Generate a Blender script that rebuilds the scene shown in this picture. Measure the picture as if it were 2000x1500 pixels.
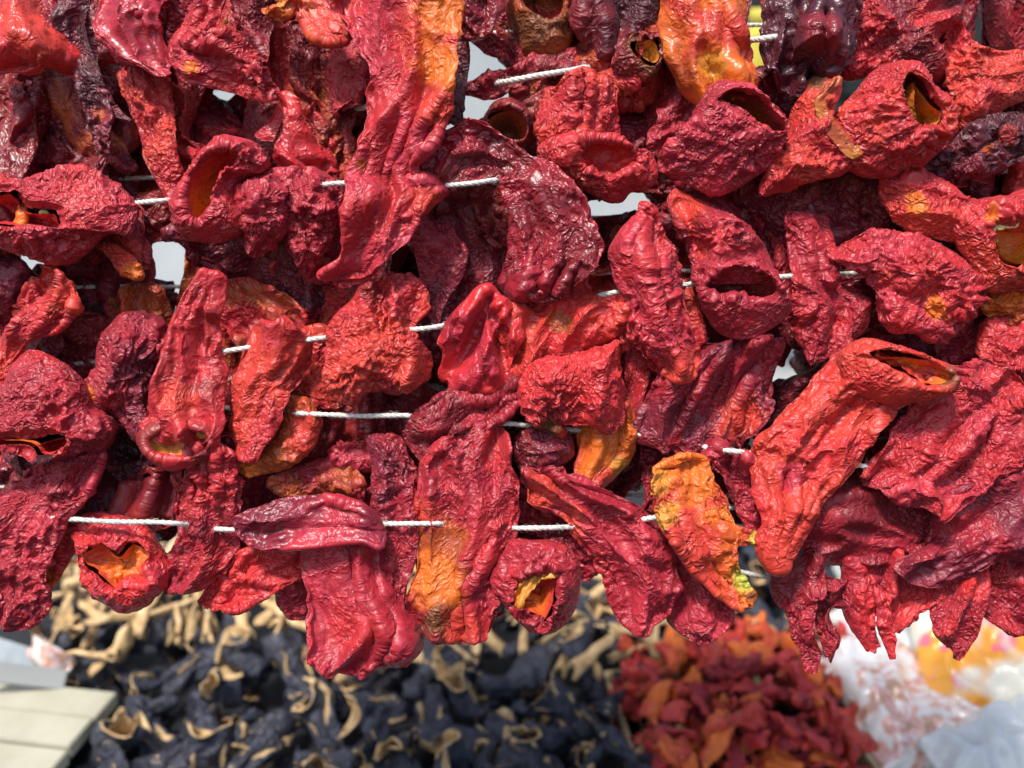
import bpy, math, random
import numpy as np
from mathutils import Vector, Matrix
R = math.radians
random.seed(7); RNG = np.random.default_rng(11)
scene = bpy.context.scene
for o in list(bpy.data.objects): bpy.data.objects.remove(o)

# ------------------------------------------------------------------ camera
CAM = Vector((0, 0, 1.30)); PITCH = 20.0
FPX = 1921.0                                   # focal length in photo pixels (photo is 2000 x 1500)
cam_d = bpy.data.cameras.new('camera'); cam = bpy.data.objects.new('camera', cam_d)
scene.collection.objects.link(cam); scene.camera = cam
cam.location = CAM; cam.rotation_euler = (R(90 - PITCH), 0, 0)
cam_d.sensor_width = 36; cam_d.lens = 36 * FPX / 2000; cam_d.clip_start = 0.02; cam_d.clip_end = 100
cam_d.dof.use_dof = True; cam_d.dof.focus_distance = 0.385
cam_d.dof.aperture_fstop = 8.0
# ------------------------------------------------------------------ light
SUN_EL, SUN_AZ = 64.0, 215.0                   # azimuth the light comes from, clockwise from +Y
world = bpy.data.worlds.new('World'); scene.world = world; world.use_nodes = True
wn = world.node_tree; bg = wn.nodes['Background']
sky = wn.nodes.new('ShaderNodeTexSky'); sky.sky_type = 'NISHITA'; sky.sun_disc = False
sky.sun_elevation = R(SUN_EL); sky.sun_rotation = R(SUN_AZ); sky.air_density = 1.2; sky.dust_density = 2.5
wn.links.new(sky.outputs[0], bg.inputs[0]); bg.inputs[1].default_value = 0.12
sd = bpy.data.lights.new('sun', 'SUN'); sun = bpy.data.objects.new('sun', sd); scene.collection.objects.link(sun)
sd.energy = 3.2; sd.angle = R(9); sd.color = (1.0, 0.96, 0.90)
az = R(SUN_AZ); el = R(SUN_EL)
sdir = Vector((math.sin(az) * math.cos(el), math.cos(az) * math.cos(el), math.sin(el)))
sun.rotation_euler = sdir.to_track_quat('Z', 'Y').to_euler(); sun.location = (0, -2, 4)
vs = scene.view_settings; vs.view_transform = 'Standard'; vs.look = 'None'; vs.gamma = 1; vs.exposure = 0.7
vs.use_curve_mapping = False

# ------------------------------------------------------------------ helpers
col = scene.collection
CM = np.array(Matrix.Translation(CAM) @ Matrix.Rotation(R(90 - PITCH), 4, 'X'))
D0 = 0.40                                       # distance of the front strings
def to_world(P):                                # camera space -> world
    return P @ CM[:3, :3].T + CM[:3, 3]
def px2cam(xy, z=0.0, d=D0):                    # photo pixel -> camera space at distance d - z
    xy = np.asarray(xy, float); dd = d - z
    return np.stack([(xy[..., 0] - 1000) / FPX * dd, -(xy[..., 1] - 750) / FPX * dd, -dd + 0 * xy[..., 0]], -1)
def on_plane(px, py, zw):                       # where a pixel's ray meets the height zw
    v = CM[:3, :3] @ np.array([(px - 1000) / FPX, -(py - 750) / FPX, -1.0])
    t = (zw - CAM.z) / v[2]
    return Vector(np.array(CAM) + v * t)
def on_depth(px, py, yw):
    v = CM[:3, :3] @ np.array([(px - 1000) / FPX, -(py - 750) / FPX, -1.0])
    return Vector(np.array(CAM) + v * (yw / v[1]))
def tag(o, label=None, cat=None, group=None, kind=None):
    for k, v in (('label', label), ('category', cat), ('group', group), ('kind', kind)):
        if v: o[k] = v
    return o
# --- noise
_g = np.random.default_rng(3); PERM = np.tile(_g.permutation(256), 3)
GRAD = _g.normal(size=(256, 3)); GRAD /= np.linalg.norm(GRAD, axis=1)[:, None]
def perlin(p):
    i = np.floor(p).astype(np.int64); f = p - i; i &= 255
    u = f * f * f * (f * (f * 6 - 15) + 10); r = 0
    for a in (0, 1):
        wa = u[:, 0] if a else 1 - u[:, 0]; ha = PERM[i[:, 0] + a]
        for b in (0, 1):
            wb = u[:, 1] if b else 1 - u[:, 1]; hb = PERM[ha + i[:, 1] + b]
            for c in (0, 1):
                wc = u[:, 2] if c else 1 - u[:, 2]; h = PERM[hb + i[:, 2] + c] & 255
                r = r + wa * wb * wc * ((f - (a, b, c)) * GRAD[h]).sum(1)
    return r * 1.5
def ridged(p): return 1 - np.minimum(1, np.abs(perlin(p)) * 2.2)
def sstep(a, b, x): t = np.clip((x - a) / (b - a), 0, 1); return t * t * (3 - 2 * t)
def crom(P, n, closed=False):                   # resample a polyline smoothly, even spacing
    P = np.asarray(P, float)
    if closed: Q = np.vstack([P[-1:], P, P[:2]])
    else: Q = np.vstack([2 * P[:1] - P[1:2], P, 2 * P[-1:] - P[-2:-1]])
    k = len(Q) - 3; out = []; t = np.linspace(0, 1, 24, endpoint=False)[:, None]
    for i in range(k):
        a, b, c, d = Q[i:i + 4]
        out.append(0.5 * (2 * b + (c - a) * t + (2 * a - 5 * b + 4 * c - d) * t * t + (3 * b - a - 3 * c + d) * t ** 3))
    out = np.vstack(out + [Q[k + 1][None]])
    s = np.concatenate([[0], np.cumsum(np.linalg.norm(np.diff(out, axis=0), axis=1) + 1e-9)])
    tt = np.linspace(0, s[-1], n + 1)[:-1] if closed else np.linspace(0, s[-1], n)
    return np.stack([np.interp(tt, s, out[:, j]) for j in range(out.shape[1])], 1)
class Geo:                                       # verts, faces, rest coordinates
    def __init__(s): s.v = []; s.f = []; s.q = []; s.n = 0
    def grid(s, V, Q, cap0=True, cap1=True):
        nu, nv = V.shape[:2]; b = s.n
        s.v.append(V.reshape(-1, 3)); s.q.append(Q.reshape(-1, 3)); s.n += nu * nv
        I = b + np.arange(nu)[:, None] * nv + np.arange(nv)[None]; J = np.roll(I, -1, 1)
        s.f.append(np.stack([I[:-1], J[:-1], J[1:], I[1:]], -1).reshape(-1, 4))
        for on, row, flip in ((cap0, 0, True), (cap1, nu - 1, False)):
            if not on: continue
            s.v.append(V[row].mean(0)[None]); s.q.append(Q[row].mean(0)[None]); c = s.n; s.n += 1
            r = I[row]; r2 = np.roll(r, -1); cc = np.full(nv, c)
            s.f.append(np.stack([r2, r, cc, cc] if flip else [r, r2, cc, cc], -1))
    def arrays(s): return np.vstack(s.v), np.vstack(s.f), np.vstack(s.q)
def raw_mesh(name, V, F):
    faces = [tuple(f) if f[2] != f[3] else tuple(f[:3]) for f in F.tolist()]
    me = bpy.data.meshes.new(name); me.from_pydata(V.tolist(), [], faces); me.update()
    me.polygons.foreach_set('use_smooth', np.ones(len(me.polygons), bool))
    return me
def set_attr(me, name, arr, typ):
    a = me.attributes.new(name, typ, 'POINT')
    a.data.foreach_set('vector' if typ == 'FLOAT_VECTOR' else 'color', np.ascontiguousarray(arr, np.float32).ravel())
def normals(me):
    n = np.empty(len(me.vertices) * 3, np.float32); me.vertex_normals.foreach_get('vector', n); return n.reshape(-1, 3).astype(float)
def simple_obj(name, V, F, mat, parent=None, smooth=True):
    me = bpy.data.meshes.new(name); me.from_pydata([tuple(v) for v in V], [], [tuple(f) for f in F]); me.update()
    if smooth: me.polygons.foreach_set('use_smooth', np.ones(len(me.polygons), bool))
    me.materials.append(mat); o = bpy.data.objects.new(name, me); col.objects.link(o); o.parent = parent
    return o
def box(name, lo, hi, mat, parent=None, bev=0.0):
    x0, y0, z0 = lo; x1, y1, z1 = hi
    V = [(x0,y0,z0),(x1,y0,z0),(x1,y1,z0),(x0,y1,z0),(x0,y0,z1),(x1,y0,z1),(x1,y1,z1),(x0,y1,z1)]
    F = [(3,2,1,0),(4,5,6,7),(0,1,5,4),(1,2,6,5),(2,3,7,6),(3,0,4,7)]
    o = simple_obj(name, V, F, mat, parent, False)
    if bev:
        import bmesh
        bm = bmesh.new(); bm.from_mesh(o.data)
        bmesh.ops.bevel(bm, geom=bm.edges[:], offset=bev, segments=2, affect='EDGES'); bm.to_mesh(o.data); bm.free()
    return o

# ------------------------------------------------------------------ materials
def nodes(name):
    m = bpy.data.materials.new(name); m.use_nodes = True; nt = m.node_tree
    return m, nt, nt.nodes['Principled BSDF'], nt.links.new
def mth(nt, op, a, b=None):
    n = nt.nodes.new('ShaderNodeMath'); n.operation = op
    for i, v in enumerate((a, b)):
        if v is None: continue
        if isinstance(v, (int, float)): n.inputs[i].default_value = v
        else: nt.links.new(v, n.inputs[i])
    return n.outputs[0]
def noise(nt, vec, scale, detail=2, rough=0.5, typ='FBM', dist=0):
    n = nt.nodes.new('ShaderNodeTexNoise'); n.noise_type = typ
    n.inputs['Scale'].default_value = scale; n.inputs['Detail'].default_value = detail
    n.inputs['Roughness'].default_value = rough; n.inputs['Distortion'].default_value = dist
    if vec is not None: nt.links.new(vec, n.inputs['Vector'])
    return n.outputs['Fac']
def ramp(nt, fac, stops):
    r = nt.nodes.new('ShaderNodeValToRGB'); e = r.color_ramp.elements
    while len(e) < len(stops): e.new(0.5)
    for x, (p, c) in zip(e, stops): x.position = p; x.color = (*c, 1)
    nt.links.new(fac, r.inputs[0]); return r.outputs[0]
def bump(nt, h, strength, dist, prev=None):
    b = nt.nodes.new('ShaderNodeBump'); b.inputs['Strength'].default_value = strength; b.inputs['Distance'].default_value = dist
    nt.links.new(h, b.inputs['Height'])
    if prev is not None: nt.links.new(prev, b.inputs['Normal'])
    return b.outputs[0]
def attr(nt, name):
    a = nt.nodes.new('ShaderNodeAttribute'); a.attribute_name = name; return a
def mulcol(nt, c, f):
    n = nt.nodes.new('ShaderNodeVectorMath'); n.operation = 'SCALE'
    nt.links.new(c, n.inputs[0]); nt.links.new(f, n.inputs['Scale']); return n.outputs[0]
def skin(name, rough, b1, b2, spec=0.5, coat=0.0):
    m, nt, p, L = nodes(name)
    q = attr(nt, 'rest').outputs['Vector']; ca_ = attr(nt, 'col'); c = ca_.outputs['Color']
    n1 = noise(nt, q, 150, 3, 0.55); n2 = noise(nt, q, 700, 2, 0.5)
    f = mth(nt, 'ADD', mth(nt, 'MULTIPLY', n1, 0.8), mth(nt, 'ADD', mth(nt, 'MULTIPLY', n2, 0.5), 0.35))
    L(mulcol(nt, c, f), p.inputs['Base Color'])
    wn_ = nt.nodes.new('ShaderNodeTexNoise'); wn_.inputs['Scale'].default_value = 120; L(q, wn_.inputs['Vector'])
    sc = nt.nodes.new('ShaderNodeVectorMath'); sc.operation = 'SCALE'; sc.inputs['Scale'].default_value = 0.005; L(wn_.outputs['Color'], sc.inputs[0])
    ad = nt.nodes.new('ShaderNodeVectorMath'); ad.operation = 'ADD'; L(q, ad.inputs[0]); L(sc.outputs[0], ad.inputs[1]); qw = ad.outputs[0]
    def crest(scale):                          # thin crests between rounded hollows
        n = noise(nt, qw, scale, 0, 0.5)
        return mth(nt, 'SUBTRACT', 1.0, mth(nt, 'MINIMUM', mth(nt, 'MULTIPLY', mth(nt, 'ABSOLUTE', mth(nt, 'SUBTRACT', n, 0.5)), 4.5), 1.0))
    mk = nt.nodes.new('ShaderNodeMapRange'); mk.inputs['From Min'].default_value = .38; mk.inputs['From Max'].default_value = .62; mk.inputs['To Min'].default_value = .35; mk.inputs['To Max'].default_value = 1.0
    L(noise(nt, q, 75, 1, .5), mk.inputs['Value'])
    h = mth(nt, 'MULTIPLY', mth(nt, 'ADD', mth(nt, 'MULTIPLY', crest(170), .5), mth(nt, 'ADD', mth(nt, 'MULTIPLY', crest(310), 0.75), mth(nt, 'MULTIPLY', crest(560), .5))), mth(nt, 'MULTIPLY', mk.outputs[0], ca_.outputs['Alpha']))
    bb = bump(nt, h, b1, 0.0013); bb = bump(nt, noise(nt, q, 1100, 2, 0.6), b2, 0.0003, bb)
    L(bb, p.inputs['Normal'])
    L(mth(nt, 'ADD', mth(nt, 'MULTIPLY', n1, 0.24), rough - 0.12), p.inputs['Roughness'])
    p.inputs['Subsurface Weight'].default_value = 0.22; p.inputs['Subsurface Radius'].default_value = (1.0, .22, .16); p.inputs['Subsurface Scale'].default_value = 0.003
    p.inputs['Specular IOR Level'].default_value = spec
    p.inputs['Sheen Weight'].default_value = 0.05; p.inputs['Sheen Roughness'].default_value = 0.45; p.inputs['Sheen Tint'].default_value = (1, .75, .78, 1)
    p.inputs['Coat Weight'].default_value = coat; p.inputs['Coat Roughness'].default_value = 0.2
    return m
M_SKIN = skin('pepper_skin_crinkled', 0.47, 0.9, 0.3, 0.5)
M_GLOSS = skin('pepper_skin_glossy', 0.37, 0.75, 0.15, 0.5, 0.08)
M_FLESH = skin('pepper_inner_flesh', 0.42, 0.4, 0.30)
def string_mat():
    m, nt, p, L = nodes('white_cotton_string')
    tc = nt.nodes.new('ShaderNodeTexCoord')
    n = noise(nt, tc.outputs['Object'], 900, 3, 0.6)
    L(ramp(nt, n, [(0.3, (0.50, 0.46, 0.41)), (0.7, (0.74, 0.71, 0.66))]), p.inputs['Base Color'])
    p.inputs['Roughness'].default_value = 0.9; L(bump(nt, n, 0.5, 0.0004), p.inputs['Normal'])
    return m
M_STRING = string_mat()
def mottled(name, stops, scale, rough, bscale=None, bs=0.4, bd=0.001, coord='Object', spec=0.4, detail=4):
    m, nt, p, L = nodes(name)
    tc = nt.nodes.new('ShaderNodeTexCoord').outputs[coord]
    L(ramp(nt, noise(nt, tc, scale, detail, 0.6), stops), p.inputs['Base Color'])
    p.inputs['Roughness'].default_value = rough; p.inputs['Specular IOR Level'].default_value = spec
    if bscale: L(bump(nt, noise(nt, tc, bscale, 3, 0.6, 'FBM', 0.5), bs, bd), p.inputs['Normal'])
    return m
M_SEED = mottled('pepper_seed', [(0.3, (0.70, 0.46, 0.16)), (0.7, (0.85, 0.66, 0.32))], 400, 0.45)
M_TAN = mottled('dried_tan_flesh', [(0.25, (0.30, 0.17, 0.07)), (0.5, (0.54, 0.36, 0.17)), (0.75, (0.72, 0.54, 0.31))], 90, 0.7, 300, 0.6, 0.001)
M_BLACK = mottled('aubergine_skin', [(0.3, (0.006, 0.006, 0.014)), (0.7, (0.036, 0.040, 0.064))], 110, 0.58, 160, 1.0, 0.006, spec=0.7)
M_BROWNFLAKE = mottled('torn_brown_edge', [(0.35, (0.10, 0.035, 0.012)), (0.55, (0.30, 0.14, 0.04)), (0.75, (0.62, 0.44, 0.20))], 420, 0.5, 500)
M_WALL = mottled('pale_painted_board', [(0.3, (0.36, 0.40, 0.42)), (0.7, (0.52, 0.54, 0.54))], 3, 0.6)
M_COUNTER = mottled('grey_counter_sheet', [(0.3, (0.24, 0.25, 0.25)), (0.7, (0.38, 0.39, 0.38))], 6, 0.6)
M_TRAY = mottled('black_plastic', [(0.3, (0.012, 0.012, 0.016)), (0.7, (0.022, 0.022, 0.028))], 20, 0.5)
M_CREAM = mottled('cream_planed_wood', [(0.25, (0.30, 0.28, 0.20)), (0.75, (0.46, 0.44, 0.34))], 14, 0.55)
M_CARD = mottled('tan_cardboard', [(0.3, (0.40, 0.30, 0.17)), (0.7, (0.56, 0.45, 0.29))], 25, 0.8)
M_DARK = mottled('dark_grey_metal', [(0.3, (0.012, 0.015, 0.017)), (0.7, (0.028, 0.032, 0.034))], 4, 0.4)
M_GOLD = mottled('gold_lid', [(0.3, (0.45, 0.36, 0.05)), (0.7, (0.75, 0.62, 0.10))], 30, 0.3)

# ------------------------------------------------------------------ colours of the peppers (linear)
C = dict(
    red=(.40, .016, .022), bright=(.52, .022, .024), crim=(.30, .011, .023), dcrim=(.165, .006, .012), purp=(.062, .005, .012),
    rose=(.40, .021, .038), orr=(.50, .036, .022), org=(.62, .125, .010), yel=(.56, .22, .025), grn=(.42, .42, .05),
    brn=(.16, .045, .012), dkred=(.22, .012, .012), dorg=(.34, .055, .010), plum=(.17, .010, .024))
C = {k: np.array(v) for k, v in C.items()}

RES = 0.00088
def pepper_noise(q, amp, fold, aniso, off, edge=1.0):
    s = np.array([1 / aniso, 1, 1])
    p = q * s + off
    w = np.stack([perlin(p / 0.014 + k * 17.3) for k in range(3)], 1) * 0.0055 + np.stack([perlin(p / 0.006 + k * 7.3) for k in range(3)], 1) * 0.0016
    p2 = p + w
    lump = perlin(p / 0.026 + 5.1)
    mid = ridged(p2 / 0.0125 + 9.7) - 0.6
    sml = ridged(p2 / 0.0062 + 31.0) - 0.6
    fin = ridged(p2 / 0.0033 + 77.0) - 0.6
    mask = 0.35 + 1.05 * sstep(-0.35, 0.4, perlin(p / 0.020 + 3.3))
    return fold * 0.0042 * lump + amp * mask * (0.0013 * mid * (.5 + .5 * edge) + edge * (0.0014 * sml + 0.0012 * fin))

def ribs_geo(G, ribs, d, flat=0.42, z=None, cap=(1, 1), grooves=None, seed=0, res=RES, thick=None, local=False, folds=1.0):
    rg = np.random.default_rng(seed)
    ribs = np.asarray(ribs, float)
    if local: A = np.c_[ribs[:, 0:2], 0 * ribs[:, 0]]; B = np.c_[ribs[:, 2:4], 0 * ribs[:, 0]]
    else: A = px2cam(ribs[:, 0:2], -d); B = px2cam(ribs[:, 2:4], -d)
    zz = np.zeros(len(ribs)) if z is None else np.asarray(z, float) * 0.001
    S = np.c_[(A + B) / 2, (B - A) / 2 * (1.0 if local else 1.07), zz]
    L = np.linalg.norm(np.diff(S[:, :3], axis=0), axis=1).sum(); wmax = np.linalg.norm(S[:, 3:6], axis=1).max()
    nu = int(np.clip(L / res, 10, 150)); nv = int(np.clip(4.6 * wmax / res, 20, 190))
    S = crom(S, nu); Cc = S[:, :3]; W = S[:, 3:6]; zz = S[:, 6]
    T = np.gradient(Cc, axis=0); T /= np.linalg.norm(T, axis=1)[:, None] + 1e-12
    sc = np.ones(nu); sl = np.concatenate([[0], np.cumsum(np.linalg.norm(np.diff(Cc, axis=0), axis=1))])
    def capend(e):
        i = 0 if e == 0 else -1; sg = -1 if e == 0 else 1
        w = np.linalg.norm(W[i]); cl = 0.26 * w * cap[e]; k = max(3, int(cl / res * 1.3)); th = np.linspace(0, math.pi / 2, k + 1)[1:]
        return Cc[i] + T[i] * sg * (cl * np.sin(th))[:, None], W[i] * np.maximum(np.cos(th), 0.03)[:, None], np.full(k, zz[i]), sl[i] + sg * cl * np.sin(th), np.maximum(np.cos(th), .03)
    c0 = capend(0); c1 = capend(1); hw = np.linalg.norm(W, axis=1)
    Cc = np.vstack([c0[0][::-1], Cc, c1[0]]); zz = np.r_[c0[2][::-1], zz, c1[2]]
    sl = np.r_[c0[3][::-1], sl, c1[3]]; scl = np.r_[c0[4][::-1], sc, c1[4]]
    hwb = np.r_[np.full(len(c0[2]), hw[0]), hw, np.full(len(c1[2]), hw[-1])]
    W = np.vstack([c0[1][::-1], W, c1[1]])
    h = (np.minimum((.74 if local else .56) * flat * hwb, 0.013) if thick is None else np.full(len(hwb), thick)) * scl
    ph = np.linspace(0, 2 * math.pi, nv, endpoint=False); cs, sn = np.cos(ph), np.sin(ph)
    tx = np.sign(cs) * np.abs(cs) ** 0.9; tz = np.sign(sn) * np.abs(sn) ** 1.25
    un = sl / max(L, 1e-6)
    hem = 1 - .62 * np.maximum(sstep(.16, 0, un), sstep(.84, 1, un)) * np.minimum(1, hwb / .01) * (thick is None)
    Z = tz[None] * (h * hem)[:, None]
    gl = [(rg.uniform(-.65, .65), rg.uniform(.25, .75), rg.uniform(.12, .26), rg.uniform(0, 6)) for _ in range(rg.integers(2, 4))] if grooves is None else grooves
    for g0, dep, gw, phs in gl:
        gc = g0 + 0.16 * np.sin(3.2 * un + phs) + 0.06 * np.sin(9 * un + 2 * phs)
        prof = np.exp(-((tx[None] - gc[:, None]) / gw) ** 2) * sstep(0.02, 0.2, un)[:, None] * sstep(1.03, .8, un)[:, None]
        Z -= dep * prof * np.maximum(sn, 0)[None] * np.minimum(h, 0.012)[:, None] * 1.15
    hwn = np.linalg.norm(W, axis=1)
    fo = rg.uniform(0, 50, 3); fp = np.stack([np.repeat(sl[:, None], nv, 1) * .42, tx[None] * hwn[:, None], np.zeros((len(sl), nv))], -1).reshape(-1, 3) + fo
    fw = fp + perlin(fp / .02)[:, None] * .005
    fl2 = fw * np.array([.55, 1, 1]) + 3.1; sheet = (ridged(fw / .016) - .55) * .0066 + perlin(fw / .03 + 4) * .0046 + (ridged(fl2 / .0085) - .6) * .0026 * sstep(-.2, .35, perlin(fp / .024 + 9))
    fade = np.minimum(1, hwn / .012)[:, None]
    cl, cr = rg.normal(-.0015, .0035, 2); wv = perlin(np.c_[sl / .02, np.zeros(len(sl)) + fo[0], np.zeros(len(sl))])[:, None]
    curl = np.where(tx[None] > 0, cr + .004 * wv, cl - .004 * wv) * np.abs(tx[None]) ** 2.6
    Z = Z + (sheet.reshape(len(sl), nv) * (1 + .9 * (1 - hem) / .62)[:, None] + curl) * fade * folds
    ns = len(sl); zr = np.zeros(ns)
    irl = 1 + .10 * perlin(np.c_[sl / .011, zr + fo[1], zr]) + .05 * perlin(np.c_[sl / .004, zr + fo[1], zr]); irr = 1 + .10 * perlin(np.c_[sl / .011, zr + fo[2], zr]) + .05 * perlin(np.c_[sl / .004, zr + fo[2], zr])
    V = Cc[:, None] + W[:, None] * (tx[None] * np.where(tx[None] > 0, irr[:, None], irl[:, None]))[..., None]
    Tf = np.gradient(Cc, axis=0); Tf /= np.linalg.norm(Tf, axis=1)[:, None] + 1e-12
    jag = (.0045 * perlin(fp / .011 + 8) + .002 * perlin(fp / .004 + 2)).reshape(ns, nv) * ((1 - hem) / .62)[:, None]
    V = V + Tf[:, None] * jag[..., None]
    V = V + np.array([0, 0, 1.0]) * (Z + zz[:, None])[..., None]
    Q = np.stack([np.repeat(sl[:, None], nv, 1), tx[None] * hwn[:, None], Z], -1)
    G.grid(V, Q)

def align(a, b):                                 # cyclic shift of b nearest to a
    n = len(a); best = min(range(0, n, 2), key=lambda k: ((a - np.roll(b, -k, 0)) ** 2).sum())
    return np.roll(b, -best, 0)
def ccw(p):
    x, y = p[:, 0], p[:, 1]; return p if (x * np.roll(y, -1) - y * np.roll(x, -1)).sum() > 0 else p[::-1]
def pillow_geo(G, poly, d, H=0.010, ang=0.0, grooves=(), center=None, res=RES, tilt=(0, 0), hb=0.8, local=False):
    P = np.asarray(poly, float)
    per = np.linalg.norm(np.diff(np.vstack([P, P[:1]]), axis=0), axis=1).sum() / FPX * D0
    n = int(np.clip(per / res, 40, 300)); O = crom(P, n, True)
    O3 = px2cam(O, -d); c = O3.mean(0) if center is None else px2cam(np.array(center, float), -d)
    rad = np.linalg.norm(O3 - c, axis=1); k = int(np.clip(rad.mean() / res, 8, 70))
    th = np.r_[np.linspace(math.pi / 2, 0, k + 1)[1:], np.linspace(0, -math.pi / 2, k // 2 + 2)[1:-1]]
    # radial fraction evenly spaced on the front
    rf = np.r_[np.linspace(0, 1, k + 1)[1:], np.cos(th[k:])]
    zf = np.r_[(1 - np.linspace(0, 1, k + 1)[1:] ** 2.2) ** 0.85 * H, np.sin(th[k:]) * H * hb]
    V = c + (O3 - c)[None] * (1.04 * rf[:, None, None])
    V[..., 2] += zf[:, None] * .8
    ca, sa = math.cos(ang), math.sin(ang); xx = V[..., 0] - c[0]; yy = V[..., 1] - c[1]
    fp = np.stack([(xx * ca + yy * sa) * .5, -xx * sa + yy * ca, 0 * xx], -1).reshape(-1, 3) + np.array([P[0, 0] * .37, P[0, 1] * .21, 3])
    fw = fp + perlin(fp / .02)[:, None] * .005
    V[..., 2] += ((ridged(fw / .017) - .55) * .0060 + perlin(fw / .03 + 4) * .0045 + (ridged(fw * np.array([.55, 1, 1]) / .0085 + 3) - .6) * .0026 * sstep(-.2, .35, perlin(fp / .024 + 9))).reshape(xx.shape)
    V[..., 2] += (-.0012 + .0055 * perlin(np.stack([O3[:, 0], O3[:, 1], 0 * O3[:, 0]], 1) / .016 + P[0, 0]))[None] * rf[:, None] ** 3
    for (x0, y0, x1, y1, dep, wd) in grooves:     # creases given by two photo points
        a = px2cam(np.array([x0, y0], float), -d); b = px2cam(np.array([x1, y1], float), -d); ab = (b - a)[:2]
        t = np.clip(((V[:k, :, :2] - a[:2]) @ ab) / (ab @ ab), 0, 1)
        dist = np.linalg.norm(V[:k, :, :2] - a[:2] - t[..., None] * ab, axis=-1)
        V[:k, :, 2] -= dep * 0.001 * np.exp(-(dist / (wd * 0.001)) ** 2)
    V[..., 2] += tilt[0] * (V[..., 0] - c[0]) + tilt[1] * (V[..., 1] - c[1])
    ca, sa = math.cos(ang), math.sin(ang)
    Q = np.stack([(V[..., 0] - c[0]) * ca + (V[..., 1] - c[1]) * sa, -(V[..., 0] - c[0]) * sa + (V[..., 1] - c[1]) * ca, V[..., 2] - c[2]], -1)
    G.grid(V, Q)
def cup_geo(G, GI, outline, mouth, d, H=0.011, back=0.018, deep=0.020, res=RES, ang=0.0, tilt=(0, 0)):
    P = np.asarray(outline, float); Mo = np.asarray(mouth, float)
    per = np.linalg.norm(np.diff(np.vstack([P, P[:1]]), axis=0), axis=1).sum() / FPX * D0
    n = int(np.clip(per / res, 48, 280))
    O = ccw(crom(P, n, True)); M = align(O, ccw(crom(Mo, n, True)))
    O3 = px2cam(O, -d); M3 = px2cam(M, -d); mc = M3.mean(0)
    k = int(np.clip(np.linalg.norm(O3 - M3, axis=1).mean() * 1.6 / res, 8, 46))
    fr = np.linspace(0, 1, k) ** 1.15; zz = H * (1 - fr ** 1.7) ** .8 * (1 - .38 * np.exp(-(fr / .085) ** 2))
    rag = .0022 * perlin(np.c_[M3[:, :2] / .006, np.zeros(n)]) + .003 * perlin(np.c_[M3[:, :2] / .016, np.zeros(n) + 5])
    O3 = mc + (O3 - mc) * 1.03; V = M3[None] + (O3 - M3)[None] * fr[:, None, None]; V[..., 2] += zz[:, None] + rag[None] * ((1 - fr) ** 1.5)[:, None]
    thb = np.linspace(0, R(86), 12)[1:]
    B = mc + (O3 - mc)[None] * (np.cos(thb) ** 0.8)[:, None, None]; B[..., 2] -= (np.sin(thb) * back)[:, None]
    V = np.vstack([V, B])
    V[..., 2] += tilt[0] * (V[..., 0] - mc[0]) + tilt[1] * (V[..., 1] - mc[1])
    ca, sa = math.cos(ang), math.sin(ang)
    def qq(V): return np.stack([(V[..., 0] - mc[0]) * ca + (V[..., 1] - mc[1]) * sa, -(V[..., 0] - mc[0]) * sa + (V[..., 1] - mc[1]) * ca, V[..., 2] - mc[2]], -1)
    G.grid(V, qq(V), False, True)
    # inner wall: from the lip back into the hollow
    t = np.linspace(0, 1, 16); sh = 1.02 - 0.10 * t - 0.55 * t ** 3
    I = mc + (M3 - mc)[None] * sh[:, None, None]; I[..., 2] += (zz[0] + 0.0001 - deep * t)[:, None] + rag[None] * (1 - t)[:, None]
    I[..., 2] += tilt[0] * (I[..., 0] - mc[0]) + tilt[1] * (I[..., 1] - mc[1])
    GI.grid(I, qq(I), False, True)

GROUP = 'red peppers strung on white strings'
def finish(G, name, c1, c2, blobs, amp, fold, aniso, mat, seed, mix=0.0, place=True, parent=None, loc=None):
    rg = np.random.default_rng(seed + 900); off = rg.uniform(0, 9, 3)
    V, F, Q = G.arrays()
    me = raw_mesh(name, V, F); n = normals(me)
    edge = 0.28 + 0.72 * sstep(0.15, 0.7, np.abs(n[:, 2])) if place else 0.75
    V2 = V + n * pepper_noise(Q, amp, fold, aniso, off, edge)[:, None]
    m = sstep(-0.25 - mix, 0.45 - mix, perlin(Q / 0.02 + off * 3) + 0.35 * perlin(Q / 0.007 + off))
    colr = C[c1] * (1 - m[:, None]) + C[c2] * m[:, None]
    if place and blobs:
        px = np.stack([V[:, 0] / -V[:, 2] * FPX + 1000, -V[:, 1] / -V[:, 2] * FPX + 750], 1)
        nz = perlin(Q / 0.009 + off * 2) * 0.5 + perlin(Q / 0.003 + off) * 0.2
        for (bx, by, br, ck) in blobs:
            dd = np.hypot(px[:, 0] - bx, px[:, 1] - by) / br
            w = sstep(1.25, 0.55, dd + nz)[:, None]; colr = colr * (1 - w) + C[ck] * w
    if place: V2 = to_world(V2)
    base = V2.mean(0) if loc is None else np.array(loc)
    me.vertices.foreach_set('co', (V2 - base).astype(np.float32).ravel()); me.update()
    set_attr(me, 'rest', Q + off, 'FLOAT_VECTOR'); set_attr(me, 'col', np.c_[colr, np.full(len(colr), min(1.15, max(.25, amp ** 1.4 * .85)))], 'FLOAT_COLOR')
    me.materials.append(mat)
    o = bpy.data.objects.new(name, me); col.objects.link(o)
    if parent is None: o.location = base
    else: o.parent = parent
    return o, base
SEEDN = [100]
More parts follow.
